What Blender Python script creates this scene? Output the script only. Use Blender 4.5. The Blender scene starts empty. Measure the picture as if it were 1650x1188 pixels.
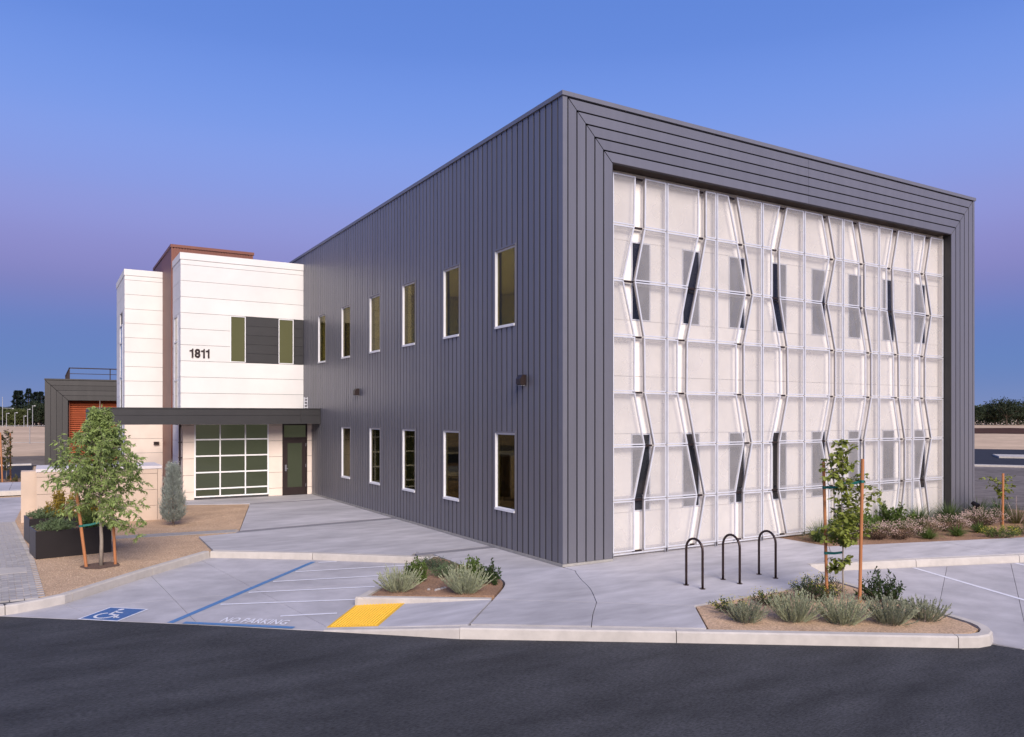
import bpy, math, random
from mathutils import Vector, Matrix

R = math.radians
SC = bpy.context.scene
COL = SC.collection

# ------------------------------------------------------------------ camera
TH = R(30.958)
cam_d = bpy.data.cameras.new('camera')
cam_d.sensor_fit = 'HORIZONTAL'; cam_d.sensor_width = 36.0
cam_d.lens = 36.0 * 1253.6 / 1650.0
cam_d.shift_y = (671.0 - 594.0) / 1650.0
cam_d.clip_end = 6000.0
cam = bpy.data.objects.new('camera', cam_d); COL.objects.link(cam)
cam.location = (-8.827, -12.752, 3.0)
cam.rotation_euler = (R(90), 0, -TH)
SC.camera = cam

# ------------------------------------------------------------------ sky, sun, exposure
SUN_AZ, SUN_EL = 193.0, 32.0            # azimuth clockwise from +Y; last light comes from behind the camera
world = bpy.data.worlds.new('World'); SC.world = world; world.use_nodes = True
nt = world.node_tree; N = nt.nodes; LK = nt.links
bg = N['Background']; bg.inputs[1].default_value = 0.1
sky = N.new('ShaderNodeTexSky'); sky.sky_type = 'NISHITA'; sky.sun_disc = False
sky.sun_elevation = R(1.0); sky.sun_rotation = R(SUN_AZ); sky.ozone_density = 3.0; sky.dust_density = 0.6
tc = N.new('ShaderNodeTexCoord'); sep = N.new('ShaderNodeSeparateXYZ'); LK.new(tc.outputs['Generated'], sep.inputs[0])
ramp = N.new('ShaderNodeValToRGB'); cr = ramp.color_ramp; cr.interpolation = 'CARDINAL'
stops = [(0.0, (.205, .275, .52)), (.035, (.155, .245, .53)), (.07, (.130, .225, .535)), (.115, (.155, .215, .535)),
         (.16, (.230, .232, .545)), (.21, (.272, .285, .645)), (.26, (.258, .325, .74)), (.33, (.210, .330, .80)),
         (.42, (.138, .262, .73)), (.62, (.09, .19, .58)), (1.0, (.06, .13, .43))]
cr.elements[0].position = stops[0][0]; cr.elements[0].color = stops[0][1] + (1,)
cr.elements[1].position = stops[-1][0]; cr.elements[1].color = stops[-1][1] + (1,)
for p, c in stops[1:-1]:
    e = cr.elements.new(p); e.color = c + (1,)
LK.new(sep.outputs['Z'], ramp.inputs[0])
mul = N.new('ShaderNodeVectorMath'); mul.operation = 'SCALE'; mul.inputs['Scale'].default_value = 4.9
LK.new(ramp.outputs[0], mul.inputs[0])
add = N.new('ShaderNodeVectorMath'); add.operation = 'ADD'
sc2 = N.new('ShaderNodeVectorMath'); sc2.operation = 'SCALE'; sc2.inputs['Scale'].default_value = 0.12
LK.new(sky.outputs[0], sc2.inputs[0])
LK.new(mul.outputs[0], add.inputs[0]); LK.new(sc2.outputs[0], add.inputs[1]); LK.new(add.outputs[0], bg.inputs[0])

sun_d = bpy.data.lights.new('sun', 'SUN'); sun_d.energy = 2.45; sun_d.angle = R(36); sun_d.color = (1.0, .90, .82)
sun = bpy.data.objects.new('sun', sun_d); COL.objects.link(sun)
sdir = Vector((math.sin(R(SUN_AZ)) * math.cos(R(SUN_EL)), math.cos(R(SUN_AZ)) * math.cos(R(SUN_EL)), math.sin(R(SUN_EL))))
sun.rotation_euler = sdir.to_track_quat('Z', 'Y').to_euler()
sun.location = (-10, -30, 30)

SC.view_settings.view_transform = 'Standard'; SC.view_settings.look = 'None'
SC.view_settings.gamma = 1.0; SC.view_settings.use_curve_mapping = False
SC.view_settings.exposure = 1.0
SC.cycles.max_bounces = 8; SC.cycles.transparent_max_bounces = 16
SC.cycles.use_denoising = True
SC.cycles.sample_clamp_indirect = 4.0

# ------------------------------------------------------------------ materials
MATS = {}
def mat(name, col, rough=.7, metal=0.0, var=.12, scale=3.0, bump=0.0, bscale=40.0, spec=.5, rnd=0.0, var2=0.0, scale2=.5,
        stretch=None, emis=None, estr=0.0, trans=0.0):
    m = bpy.data.materials.new(name); m.use_nodes = True
    t = m.node_tree; n = t.nodes; l = t.links; b = n['Principled BSDF']
    b.inputs['Roughness'].default_value = rough; b.inputs['Metallic'].default_value = metal
    b.inputs['Specular IOR Level'].default_value = spec
    tc = n.new('ShaderNodeTexCoord'); vec = tc.outputs['Object']
    if stretch:
        mp = n.new('ShaderNodeMapping'); mp.inputs['Scale'].default_value = stretch
        l.new(vec, mp.inputs[0]); vec = mp.outputs[0]
    fac = None
    def noise(s, d=5.0):
        q = n.new('ShaderNodeTexNoise'); q.inputs['Scale'].default_value = s; q.inputs['Detail'].default_value = d
        q.inputs['Roughness'].default_value = .6; l.new(vec, q.inputs['Vector']); return q.outputs[0]
    def rng(src, lo, hi):
        q = n.new('ShaderNodeMapRange'); q.inputs['From Min'].default_value = .28; q.inputs['From Max'].default_value = .72
        q.inputs['To Min'].default_value = lo; q.inputs['To Max'].default_value = hi; l.new(src, q.inputs[0]); return q.outputs[0]
    def mulv(a, bb):
        q = n.new('ShaderNodeMath'); q.operation = 'MULTIPLY'; l.new(a, q.inputs[0]); l.new(bb, q.inputs[1]); return q.outputs[0]
    if var: fac = rng(noise(scale), 1 - var, 1 + var)
    if var2:
        f2 = rng(noise(scale2, 3.0), 1 - var2, 1 + var2); fac = f2 if fac is None else mulv(fac, f2)
    if rnd:
        oi = n.new('ShaderNodeObjectInfo'); q = n.new('ShaderNodeMapRange'); q.inputs['To Min'].default_value = 1 - rnd
        q.inputs['To Max'].default_value = 1 + rnd; l.new(oi.outputs['Random'], q.inputs[0])
        fac = q.outputs[0] if fac is None else mulv(fac, q.outputs[0])
    if fac is not None:
        v = n.new('ShaderNodeVectorMath'); v.operation = 'SCALE'; v.inputs[0].default_value = col; l.new(fac, v.inputs['Scale'])
        l.new(v.outputs[0], b.inputs['Base Color'])
    else:
        b.inputs['Base Color'].default_value = tuple(col) + (1,)
    if bump:
        bp = n.new('ShaderNodeBump'); bp.inputs['Strength'].default_value = bump; bp.inputs['Distance'].default_value = .02
        l.new(noise(bscale, 8.0), bp.inputs['Height']); l.new(bp.outputs[0], b.inputs['Normal'])
    if emis:
        b.inputs['Emission Color'].default_value = tuple(emis) + (1,); b.inputs['Emission Strength'].default_value = estr
    if trans:
        tr = n.new('ShaderNodeBsdfTranslucent'); mx = n.new('ShaderNodeMixShader'); mx.inputs[0].default_value = trans
        if fac is not None: l.new(v.outputs[0], tr.inputs[0])
        else: tr.inputs[0].default_value = tuple(col) + (1,)
        out = n['Material Output']; l.new(b.outputs[0], mx.inputs[1]); l.new(tr.outputs[0], mx.inputs[2]); l.new(mx.outputs[0], out.inputs[0])
    MATS[name] = m
    return m

def worn(name, col, under, amount):
    m = mat(name, col, rough=.65, var=.08, scale=12); t = m.node_tree; n = t.nodes; l = t.links; b = n['Principled BSDF']
    src = b.inputs['Base Color'].links[0].from_socket
    tc = n.new('ShaderNodeTexCoord'); q = n.new('ShaderNodeTexNoise'); q.inputs['Scale'].default_value = 22; q.inputs['Detail'].default_value = 8; q.inputs['Roughness'].default_value = .75
    l.new(tc.outputs['Object'], q.inputs['Vector']); r = n.new('ShaderNodeMapRange'); r.inputs['From Min'].default_value = .64 - amount; r.inputs['From Max'].default_value = .74 - amount
    l.new(q.outputs[0], r.inputs[0]); mx = n.new('ShaderNodeMix'); mx.data_type = 'RGBA'; l.new(r.outputs[0], mx.inputs['Factor']); l.new(src, mx.inputs['A']); mx.inputs['B'].default_value = under + (1,)
    l.new(mx.outputs['Result'], b.inputs['Base Color'])

def leafmat(name, col, var=.35, trans=.3, rough=.6, scale=9.0, spec=.3):
    return mat(name, col, rough=rough, var=var, scale=scale, var2=.2, scale2=2.2, spec=spec, trans=trans)

def meshmat(name, col, cover):
    m = bpy.data.materials.new(name); m.use_nodes = True; t = m.node_tree; n = t.nodes; l = t.links
    b = n['Principled BSDF']; b.inputs['Base Color'].default_value = tuple(col) + (1,); b.inputs['Roughness'].default_value = .5
    b.inputs['Metallic'].default_value = .0
    tr = n.new('ShaderNodeBsdfTransparent'); mx = n.new('ShaderNodeMixShader')
    tc = n.new('ShaderNodeTexCoord'); q = n.new('ShaderNodeTexNoise'); q.inputs['Scale'].default_value = 1.6; l.new(tc.outputs['Object'], q.inputs['Vector'])
    mr = n.new('ShaderNodeMapRange'); mr.inputs['From Min'].default_value = .3; mr.inputs['From Max'].default_value = .7
    mr.inputs['To Min'].default_value = cover - .05; mr.inputs['To Max'].default_value = cover + .05; l.new(q.outputs[0], mr.inputs[0])
    l.new(mr.outputs[0], mx.inputs[0]); l.new(tr.outputs[0], mx.inputs[1]); l.new(b.outputs[0], mx.inputs[2])
    l.new(mx.outputs[0], n['Material Output'].inputs[0]); MATS[name] = m
    return m

mat('siding', (.185, .180, .200), rough=.38, metal=.35, var=.06, scale=1.5, rnd=.06, stretch=(3, 3, .25))
mat('siding_trim', (.200, .195, .215), rough=.4, metal=.35, var=.05)
mat('groove', (.006, .006, .008), rough=.9, var=0)
mat('dark_siding', (.042, .040, .040), rough=.42, metal=.3, var=.08, scale=2, rnd=.08)
mat('far_siding', (.060, .055, .050), rough=.45, metal=.3, var=.10, scale=.8, rnd=.10, stretch=(3, 3, .3))
mat('soffit_brown', (.040, .024, .018), rough=.7, var=.15)
mat('white_panel', (.735, .705, .66), rough=.75, var=.035, scale=1.2, var2=.03, rnd=.02)
mat('cream_panel', (.88, .82, .745), rough=.75, var=.05, scale=2.2, var2=.04, rnd=.025)
mat('beige_panel', (.56, .435, .335), rough=.8, var=.05, scale=2.0, var2=.05, rnd=.02, bump=.1, bscale=60)
mat('warm_shade_panel', (.75, .63, .53), rough=.8, var=.05, scale=2.0, var2=.05, rnd=.02)  # ground-floor panels: canopy shade and warm lamp light put into the colour
mat('pale_cap', (.62, .57, .56), rough=.7, var=.05)
mat('white_frame', (.80, .78, .76), rough=.45, var=.03)
mat('galv', (.66, .66, .69), rough=.4, metal=.25, var=.08, scale=6)
mat('red_metal', (.185, .064, .040), rough=.5, metal=.2, var=.08, scale=2, rnd=.05)
mat('louver', (.36, .085, .032), rough=.55, var=.1, rnd=.06)
mat('bronze', (.035, .022, .020), rough=.4, metal=.4, var=.1)
mat('black_metal', (.020, .016, .016), rough=.5, metal=.1, var=.1, spec=.3)
mat('planter_side', (.055, .050, .052), rough=.4, metal=.4, var=.12, scale=2)
mat('rack_metal', (.048, .028, .024), rough=.35, metal=.5, var=.08)
mat('steel', (.55, .55, .57), rough=.3, metal=.9, var=.05)
def glass(name, tint, refl=1.0):
    m = bpy.data.materials.new(name); m.use_nodes = True; t = m.node_tree; n = t.nodes; l = t.links
    n.remove(n['Principled BSDF'])
    tr = n.new('ShaderNodeBsdfTransparent'); tr.inputs[0].default_value = tint + (1,); gl_ = n.new('ShaderNodeBsdfGlossy'); gl_.inputs['Roughness'].default_value = .03
    fr = n.new('ShaderNodeFresnel'); fr.inputs['IOR'].default_value = 1.45; k = n.new('ShaderNodeMath'); k.operation = 'MULTIPLY'; k.inputs[1].default_value = refl; l.new(fr.outputs[0], k.inputs[0])
    mx = n.new('ShaderNodeMixShader'); l.new(k.outputs[0], mx.inputs[0]); l.new(tr.outputs[0], mx.inputs[1]); l.new(gl_.outputs[0], mx.inputs[2]); l.new(mx.outputs[0], n['Material Output'].inputs[0])
    MATS[name] = m
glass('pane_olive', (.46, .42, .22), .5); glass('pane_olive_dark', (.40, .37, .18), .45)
mat('pane_lit', (.050, .050, .022), rough=.06, var=.12, scale=.9, spec=.3, emis=(.098, .090, .046), estr=.42)
mat('pane_green', (.030, .034, .022), rough=.08, var=.15, scale=.8, spec=.45, emis=(.040, .043, .024), estr=.45)
mat('pane_blue', (.020, .022, .028), rough=.05, var=.3, scale=2.0, spec=.8)
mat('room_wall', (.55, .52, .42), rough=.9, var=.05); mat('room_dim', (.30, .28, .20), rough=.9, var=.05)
mat('fill_glow', (.8, .8, .7), var=0, emis=(1.0, .93, .75), estr=.6); mat('fill_glow_up', (.8, .8, .7), var=0, emis=(1.0, .93, .75), estr=5.5); mat('lamp_strip_dim', (.8, .8, .7), var=0, emis=(1.0, .93, .75), estr=1.0)  # first two: glow of the added upper-room fill; dim one: ceiling lamps
mat('inside_bar', (.10, .095, .06), rough=.6, var=0, emis=(.10, .095, .06), estr=.35)
meshmat('perforated', (.46, .44, .435), .41); meshmat('perforated_dense', (.36, .35, .38), .50); mat('edge_grey', (.26, .235, .23), rough=.5, var=.05)
mat('concrete', (.430, .408, .412), rough=.85, var=.16, scale=2.2, var2=.20, scale2=.45, bump=.08, bscale=70, rnd=.05, stretch=(.6, 1.6, 1))
mat('concrete_low', (.410, .388, .393), rough=.85, var=.15, scale=2.0, var2=.20, scale2=.45, bump=.08, bscale=70, rnd=.04)
mat('concrete_band', (.215, .205, .215), rough=.85, var=.12, scale=6, bump=.1, bscale=80)
mat('kerb_concrete', (.49, .445, .395), rough=.9, var=.10, scale=5, var2=.10, scale2=.8, bump=.15, bscale=60, rnd=.06)
mat('foundation', (.33, .31, .28), rough=.9, var=.15, scale=8)
mat('joint_dark', (.10, .095, .095), rough=.95, var=.2)
mat('asphalt', (.047, .047, .050), rough=.85, var=.60, scale=34, var2=.36, scale2=1.3, bump=.8, bscale=60, spec=.3, stretch=(.55, 1.5, 1))
mat('road_far', (.042, .043, .052), rough=.85, var=.15, scale=1.0, spec=.05)
mat('gravel_dg', (.50, .345, .225), rough=.95, var=.45, scale=38, var2=.14, scale2=1.3, bump=.5, bscale=90, spec=.05)
mat('mulch', (.300, .185, .120), rough=.95, var=.30, scale=30, var2=.2, scale2=1.5, bump=.6, bscale=70, spec=.05)
mat('gravel_lot', (.175, .150, .135), rough=.95, var=.30, scale=2.0, var2=.25, scale2=.12, bump=.5, bscale=8, spec=.05)
mat('dry_field', (.55, .40, .265), rough=.95, var=.16, scale=.8, var2=.16, scale2=.05, bump=.4, bscale=3, spec=.05)
mat('brown_field', (.075, .036, .022), rough=.95, var=.25, scale=.5, var2=.2, scale2=.05, spec=.05)
mat('brick_paver', (.355, .33, .315), rough=.9, var=.12, scale=12, rnd=.16, bump=.2, bscale=80)
mat('pebble', (.36, .33, .31), rough=.8, var=.3, scale=20)
worn('paint_blue', (.055, .130, .310), (.38, .36, .375), .06)
worn('paint_lineblue', (.075, .195, .400), (.38, .36, .375), .06)
worn('paint_white', (.72, .71, .74), (.38, .36, .375), .06)
mat('mat_yellow', (.80, .46, .030), rough=.55, var=.08, scale=8)
mat('stake_wood', (.42, .165, .062), rough=.75, var=.22, scale=3, stretch=(20, 20, 1.2))
mat('strap_green', (.010, .135, .110), rough=.5, var=.1)
mat('bark_pale', (.30, .25, .20), rough=.9, var=.25, scale=18, stretch=(2, 2, .5))
mat('bark_dark', (.14, .10, .075), rough=.9, var=.3, scale=18)
mat('soil_dark', (.13, .075, .05), rough=1, var=.3, scale=25, bump=.6, bscale=60)
mat('fence_wire', (.30, .29, .29), rough=.6, metal=.4, var=.1)
mat('pole_pale', (.36, .36, .37), rough=.5, var=.05)
leafmat('leaf_tree', (.260, .335, .105), var=.4); leafmat('leaf_sapling', (.235, .270, .050)); leafmat('leaf_sage', (.42, .44, .28), var=.28)
leafmat('leaf_sage_grey', (.33, .345, .23), var=.3); leafmat('leaf_green', (.110, .165, .035)); leafmat('leaf_dark', (.040, .072, .018))
leafmat('leaf_juniper', (.33, .36, .31), var=.35); leafmat('leaf_olive', (.33, .235, .03)); leafmat('leaf_trail', (.150, .205, .095))
leafmat('leaf_cover', (.080, .125, .065)); leafmat('leaf_blade', (.095, .140, .045)); leafmat('leaf_red', (.075, .045, .028))
leafmat('bloom_pink', (.66, .49, .42), var=.2); leafmat('petal_yellow', (.62, .55, .10), var=.1); leafmat('leaf_brown', (.13, .115, .04))
leafmat('leaf_far', (.038, .052, .024), scale=.7); leafmat('leaf_far_light', (.085, .100, .032), scale=.7); leafmat('leaf_conifer', (.020, .033, .026), scale=.8)

# ------------------------------------------------------------------ helpers
def origin_of(o):
    p = Vector((0, 0, 0))
    while o is not None:
        p += o.location; o = o.parent
    return p
def tag(o, label=None, cat=None, group=None, kind=None):
    if label: o['label'] = label
    if cat: o['category'] = cat
    if group: o['group'] = group
    if kind: o['kind'] = kind
    return o
def thing(name, loc, label, cat, group=None):
    o = bpy.data.objects.new(name, None); o.empty_display_size = .2; COL.objects.link(o); o.location = loc
    return tag(o, label, cat, group)
def struct(name, loc=(0, 0, 0)):
    o = bpy.data.objects.new(name, None); COL.objects.link(o); o.location = loc; o['kind'] = 'structure'; return o

class MB:
    def __init__(s): s.v = []; s.f = []
    def add(s, vs, fs):
        k = len(s.v); s.v += [tuple(p) for p in vs]; s.f += [tuple(i + k for i in q) for q in fs]; return s
    def box(s, x0, x1, y0, y1, z0, z1):
        return s.add([(x0, y0, z0), (x1, y0, z0), (x1, y1, z0), (x0, y1, z0), (x0, y0, z1), (x1, y0, z1), (x1, y1, z1), (x0, y1, z1)],
                     [(3, 2, 1, 0), (4, 5, 6, 7), (0, 1, 5, 4), (1, 2, 6, 5), (2, 3, 7, 6), (3, 0, 4, 7)])
    def ext(s, poly, vec):
        n = len(poly); v = Vector(vec); a = [Vector(p) for p in poly]; b = [p + v for p in a]
        return s.add(a + b, [tuple(range(n - 1, -1, -1)), tuple(range(n, 2 * n))] + [(i, (i + 1) % n, n + (i + 1) % n, n + i) for i in range(n)])
    def prism(s, poly, z0, z1): return s.ext([(p[0], p[1], z0) for p in poly], (0, 0, z1 - z0))
    def face(s, pts): return s.add(pts, [tuple(range(len(pts)))])
    def bar(s, a, b, w, d, side=None):
        a = Vector(a); b = Vector(b); t = (b - a).normalized()
        u = Vector(side) if side is not None else (Vector((0, 0, 1)) if abs(t.z) < .9 else Vector((1, 0, 0)))
        u = (u - t * u.dot(t)).normalized(); q = t.cross(u)
        c = [u * w / 2 + q * d / 2, -u * w / 2 + q * d / 2, -u * w / 2 - q * d / 2, u * w / 2 - q * d / 2]
        return s.ext([a + k for k in c], b - a)
    def tube(s, pts, rad, n=6, cap=True):
        pts = [Vector(p) for p in pts]; m = len(pts)
        if not isinstance(rad, (list, tuple)): rad = [rad] * m
        ref = None; base = len(s.v)
        for i, p in enumerate(pts):
            t = (pts[min(i + 1, m - 1)] - pts[max(i - 1, 0)]).normalized()
            if ref is None: ref = Vector((1, 0, 0)) if abs(t.x) < .8 else Vector((0, 1, 0))
            u = (ref - t * ref.dot(t)).normalized(); q = t.cross(u); ref = u
            for k in range(n):
                a = 2 * math.pi * k / n; w = p + (u * math.cos(a) + q * math.sin(a)) * rad[i]; s.v.append(tuple(w))
        for i in range(m - 1):
            for k in range(n):
                a = base + i * n + k; b = base + i * n + (k + 1) % n; s.f.append((a, b, b + n, a + n))
        if cap:
            s.f.append(tuple(base + k for k in range(n - 1, -1, -1))); s.f.append(tuple(base + (m - 1) * n + k for k in range(n)))
        return s
    def mesh(s, name, off=(0, 0, 0)):
        me = bpy.data.meshes.new(name); o = Vector(off)
        me.from_pydata([(p[0] - o.x, p[1] - o.y, p[2] - o.z) for p in s.v], [], s.f); me.update(); return me
    def build(s, name, m, parent=None, smooth=False, kind=None, label=None):
        off = origin_of(parent) if parent is not None else Vector((0, 0, 0))
        me = s.mesh(name, off); me.materials.append(MATS[m])
        if smooth: me.polygons.foreach_set('use_smooth', [True] * len(me.polygons))
        o = bpy.data.objects.new(name, me); COL.objects.link(o); o.parent = parent
        return tag(o, label=label, kind=kind)
def bx(name, m, parent, *a): return MB().box(*a).build(name, m, parent)
def bevel(o, w=.01, seg=2):
    md = o.modifiers.new('bevel', 'BEVEL'); md.width = w; md.segments = seg; md.limit_method = 'ANGLE'; return o
def copy_tree(o, loc=None, parent=None):
    c = o.copy(); COL.objects.link(c); c.parent = parent
    if loc is not None: c.location = loc
    for ch in [q for q in bpy.data.objects if q.parent == o]: copy_tree(ch, None, c)
    return c

def area(poly): return .5 * sum(poly[i][0] * poly[(i + 1) % len(poly)][1] - poly[(i + 1) % len(poly)][0] * poly[i][1] for i in range(len(poly)))
def ccw(poly): return list(poly) if area(poly) > 0 else list(reversed(poly))
def inset(poly, d):
    poly = ccw(poly); n = len(poly); out = []
    for i in range(n):
        a = Vector(poly[i - 1][:2]); b = Vector(poly[i][:2]); c = Vector(poly[(i + 1) % n][:2])
        t1 = (b - a).normalized(); t2 = (c - b).normalized(); n1 = Vector((-t1.y, t1.x)); n2 = Vector((-t2.y, t2.x))
        k = n1 + n2; den = max(.3, 1 + n1.dot(n2)); out.append(tuple(b + k * (d / den)))
    return out
def split(poly, a, b):
    a = Vector(a); d = Vector(b) - a; L = []; Rr = []; n = len(poly)
    sd = [d.x * (p[1] - a.y) - d.y * (p[0] - a.x) for p in poly]
    for i in range(n):
        p, q, s, t = poly[i], poly[(i + 1) % n], sd[i], sd[(i + 1) % n]
        (L if s >= 0 else Rr).append(p)
        if s * t < 0:
            k = s / (s - t); x = (p[0] + (q[0] - p[0]) * k, p[1] + (q[1] - p[1]) * k); L.append(x); Rr.append(x)
    return [k for k in (L, Rr) if len(k) > 2]
def splits(poly, lines):
    ps = [poly]
    for l in lines: ps = [q for p in ps for q in split(p, *l)]
    return ps
def text_mesh(body, size, name, bold=0.0, extrude=0.0, spacing=1.0):
    cu = bpy.data.curves.new(name, 'FONT'); cu.body = body; cu.size = size; cu.offset = bold; cu.extrude = extrude; cu.space_character = spacing
    cu.resolution_u = 3
    t = bpy.data.objects.new(name, cu); COL.objects.link(t)
    dg = bpy.context.evaluated_depsgraph_get(); me = bpy.data.meshes.new_from_object(t.evaluated_get(dg))
    bpy.data.objects.remove(t); bpy.data.curves.remove(cu); return me

# ================================================================== THE GROUND
LOW = -.15
def sheet(name, poly, z, m):
    o = MB().face([(p[0], p[1], z) for p in ccw(poly)]).build(name, m); o['kind'] = 'structure'; return o
sheet('dry_field_ground', [(-3000, -3000), (3000, -3000), (3000, 3000), (-3000, 3000)], -.24, 'dry_field')
# far road to the left and its shoulder
sheet('far_road_left', [(-160, 33), (-9.5, 33), (-9.5, 46.3), (-160, 46.3)], -.165, 'road_far')
sheet('far_shoulder', [(-160, 46.3), (40, 46.3), (40, 60), (-160, 62)], -.185, 'gravel_lot')
sheet('drive_concrete', [(-60, 13.8), (-9.2, 13.8), (-9.2, 23.2), (-60, 23.2)], -.155, 'concrete_low')
sheet('back_yard_ground', [(-9.2, 13), (30, 22), (30, 46), (-9.2, 46)], -.20, 'gravel_lot')
# lot and road to the right
u = Vector((.55, -.835)); nrm = Vector((.835, .55)); P0 = Vector((42.4, 14.8))
def strip(a0, a1, b0, b1): return [tuple(P0 + u * a0 + nrm * b0), tuple(P0 + u * a1 + nrm * b0), tuple(P0 + u * a1 + nrm * b1), tuple(P0 + u * a0 + nrm * b1)]
sheet('gravel_lot_ground', [(14, 30), (12, -2.2), (14, -3.8), (40, -12), (60, -15), tuple(P0 + u * 40), tuple(P0 - u * 40)], -.19, 'gravel_lot')
sheet('far_road_right', strip(-34, 120, 0, 30), -.175, 'road_far')
rf = random.Random(2); e0 = [tuple(P0 + u * a + nrm * (105 + rf.uniform(-9, 9))) for a in range(-260, 261, 7)]; e1 = [tuple(P0 + u * a + nrm * (205 + rf.uniform(-25, 25))) for a in range(260, -261, -9)]
sheet('brown_field_ground', e0 + e1, -.225, 'brown_field')
o = MB().ext([(p[0], p[1], -.24) for p in strip(-60, 60, -.6, .1)], (0, 0, .16)).build('far_kerb', 'kerb_concrete'); o['kind'] = 'structure'
o = MB().ext([(p[0], p[1], -.20) for p in strip(2.6, 40, 11.5, 15.5)], (0, 0, .15)).build('road_island_kerb', 'kerb_concrete'); o['kind'] = 'structure'

# foreground asphalt
EDGE = [(-60, 42.8), (-9.44, 1.93), (-7.0, -.1), (-5.35, -1.55), (-3.81, -2.92), (-1.30, -4.66), (1.84, -6.83), (2.36, -6.9), (2.5, -7.3), (60, -45)]
sheet('asphalt_road', EDGE + [(60, -90), (-90, -90), (-90, 42.8)], LOW, 'asphalt')
sheet('bed_under_pavement', [(-9.6, 2.4), (-9.9, 13.8), (-4.7, 17.2), (0, 17.2), (15.5, 1.0), (15, -3.9), (9, -5.5), (2.5, -7.25), (1.84, -6.8), (-1.3, -4.6), (-3.8, -2.85), (-5.3, -1.5), (-7, -.05), (-9.3, 1.9)], LOW - .012, 'joint_dark')

def slabs(root, name, polys, z0, z1, m, gap=.006):
    for p in polys:
        o = MB().prism(inset(p, gap), z0, z1).build(name, m, root)
# low level stalls
stallL = [(-9.44, 1.90), (-7.0, -.12), (-5.33, -1.55), (-4.36, -.22), (-2.1, 2.55), (-2.2, 2.70), (-3.76, 4.08), (-4.75, 4.85), (-5.69, 5.55), (-7.10, 4.00), (-8.54, 2.30), (-9.2, 1.98)]
st = struct('parking_stall')
slabs(st, 'slab', splits(stallL, [((-8.61, 2.4), (-8.05, .75)), ((-7.03, 3.92), (-6.85, -.2)), ((-5.91, 5.29), (-5.2, -1.6)), ((-7, 1.7), (-3.2, 1.2))]), LOW - .08, LOW + .006, 'concrete_low', .004)
stallR = [(4.36, -2.36), (6.65, -3.16), (9.0, -3.98), (16, -6.4), (16, -12), (3.1, -7.65), (2.5, -7.28), (2.42, -6.9), (2.85, -6.62), (3.1, -6.2), (3.62, -3.7)]
sr = struct('parking_apron')
slabs(sr, 'slab', splits(stallR, [((5.9, -2.95), (4.55, -3.66)), ((7.68, -3.3), (4.33, -5.09)), ((9.05, -3.88), (4.12, -6.52)), ((12, -5.0), (6.5, -8))]), LOW - .08, LOW + .006, 'concrete_low', .004)

def smooth(pts, n=5):
    P = [Vector(p) for p in pts]; P = [P[0] * 2 - P[1]] + P + [P[-1] * 2 - P[-2]]; out = []
    for i in range(1, len(P) - 2):
        for k in range(n):
            t = k / n; a, b, c, d = P[i - 1:i + 3]
            q = .5 * ((2 * b) + (c - a) * t + (2 * a - 5 * b + 4 * c - d) * t * t + (3 * b - a - 3 * c + d) * t ** 3); out.append((q.x, q.y))
    return out + [tuple(pts[-1])]
# upper walkway slabs
wk = struct('walkway')
curve = smooth([(-.01, -.42), (-.36, -1.1), (-.70, -1.85), (-1.20, -2.69)])
RIM = smooth([(-2.53, -1.66), (-1.90, -.93), (-1.66, -.50), (-1.60, -.05), (-1.61, .5), (-1.62, 1.2), (-1.60, 1.9)], 4)
slabs(wk, 'slab', [
    [(-4.63, 16.97), (-.02, 16.97), (-.02, 14.98), (-2.80, 14.85), (-3.25, 15.0), (-4.74, 15.68)],
    [(-2.85, 14.6), (-.02, 14.72), (-.02, 8.9), (-4.45, 8.45)],
    [(-5.55, 7.92), (-4.65, 8.06), (-.02, 8.5), (-.02, 2.95), (-1.9, 2.95), (-2.05, 2.76), (-3.70, 4.20), (-4.75, 5.0), (-5.60, 5.70)],
    [(-1.58, 2.66), (-.02, 2.66), (-.02, -.02), (0, -.42)] + curve[1:] + RIM,
    [(.01, -.02), (1.25, -.02), (1.25, .68), (6.71, .68), (6.71, -.25), (6.68, -1.12), (5.9, -1.75), (4.40, -2.36), (3.60, -3.60), (3.13, -3.52), (2.47, -3.62), (0, -3.66)] + list(reversed(curve[1:])) + [(.01, -.42)],
    [(-2.53, -1.66), curve[-1], (-1.71, -3.27), (-2.12, -3.78), (-3.56, -2.80)],
    [curve[-1], (0, -3.66), (-.79, -4.72), (-2.12, -3.78), (-1.71, -3.27)],
], -.12, 0.0, 'concrete')
slabs(wk, 'slab', splits([(6.68, -1.12), (11.98, -2.74), (18, -4.6), (18, -6.2), (9.06, -3.74), (6.68, -2.92), (4.40, -2.36), (5.9, -1.75)], [((6.2, -1.4), (5.6, -2.8)), ((9.6, -1.9), (9.0, -4.2)), ((13.2, -2.9), (12.6, -5.4))]), -.12, 0, 'concrete')
for p in ([(-2.85, 14.6), (-.02, 14.72), (-.02, 14.98), (-2.80, 14.85)], [(-4.65, 8.06), (-.02, 8.5), (-.02, 8.9), (-4.45, 8.45)], [(-1.95, 2.68), (-.02, 2.68), (-.02, 2.95), (-1.9, 2.95)]):
    MB().prism(inset(p, .006), -.12, -.002).build('dark_band', 'concrete_band', wk)
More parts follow.
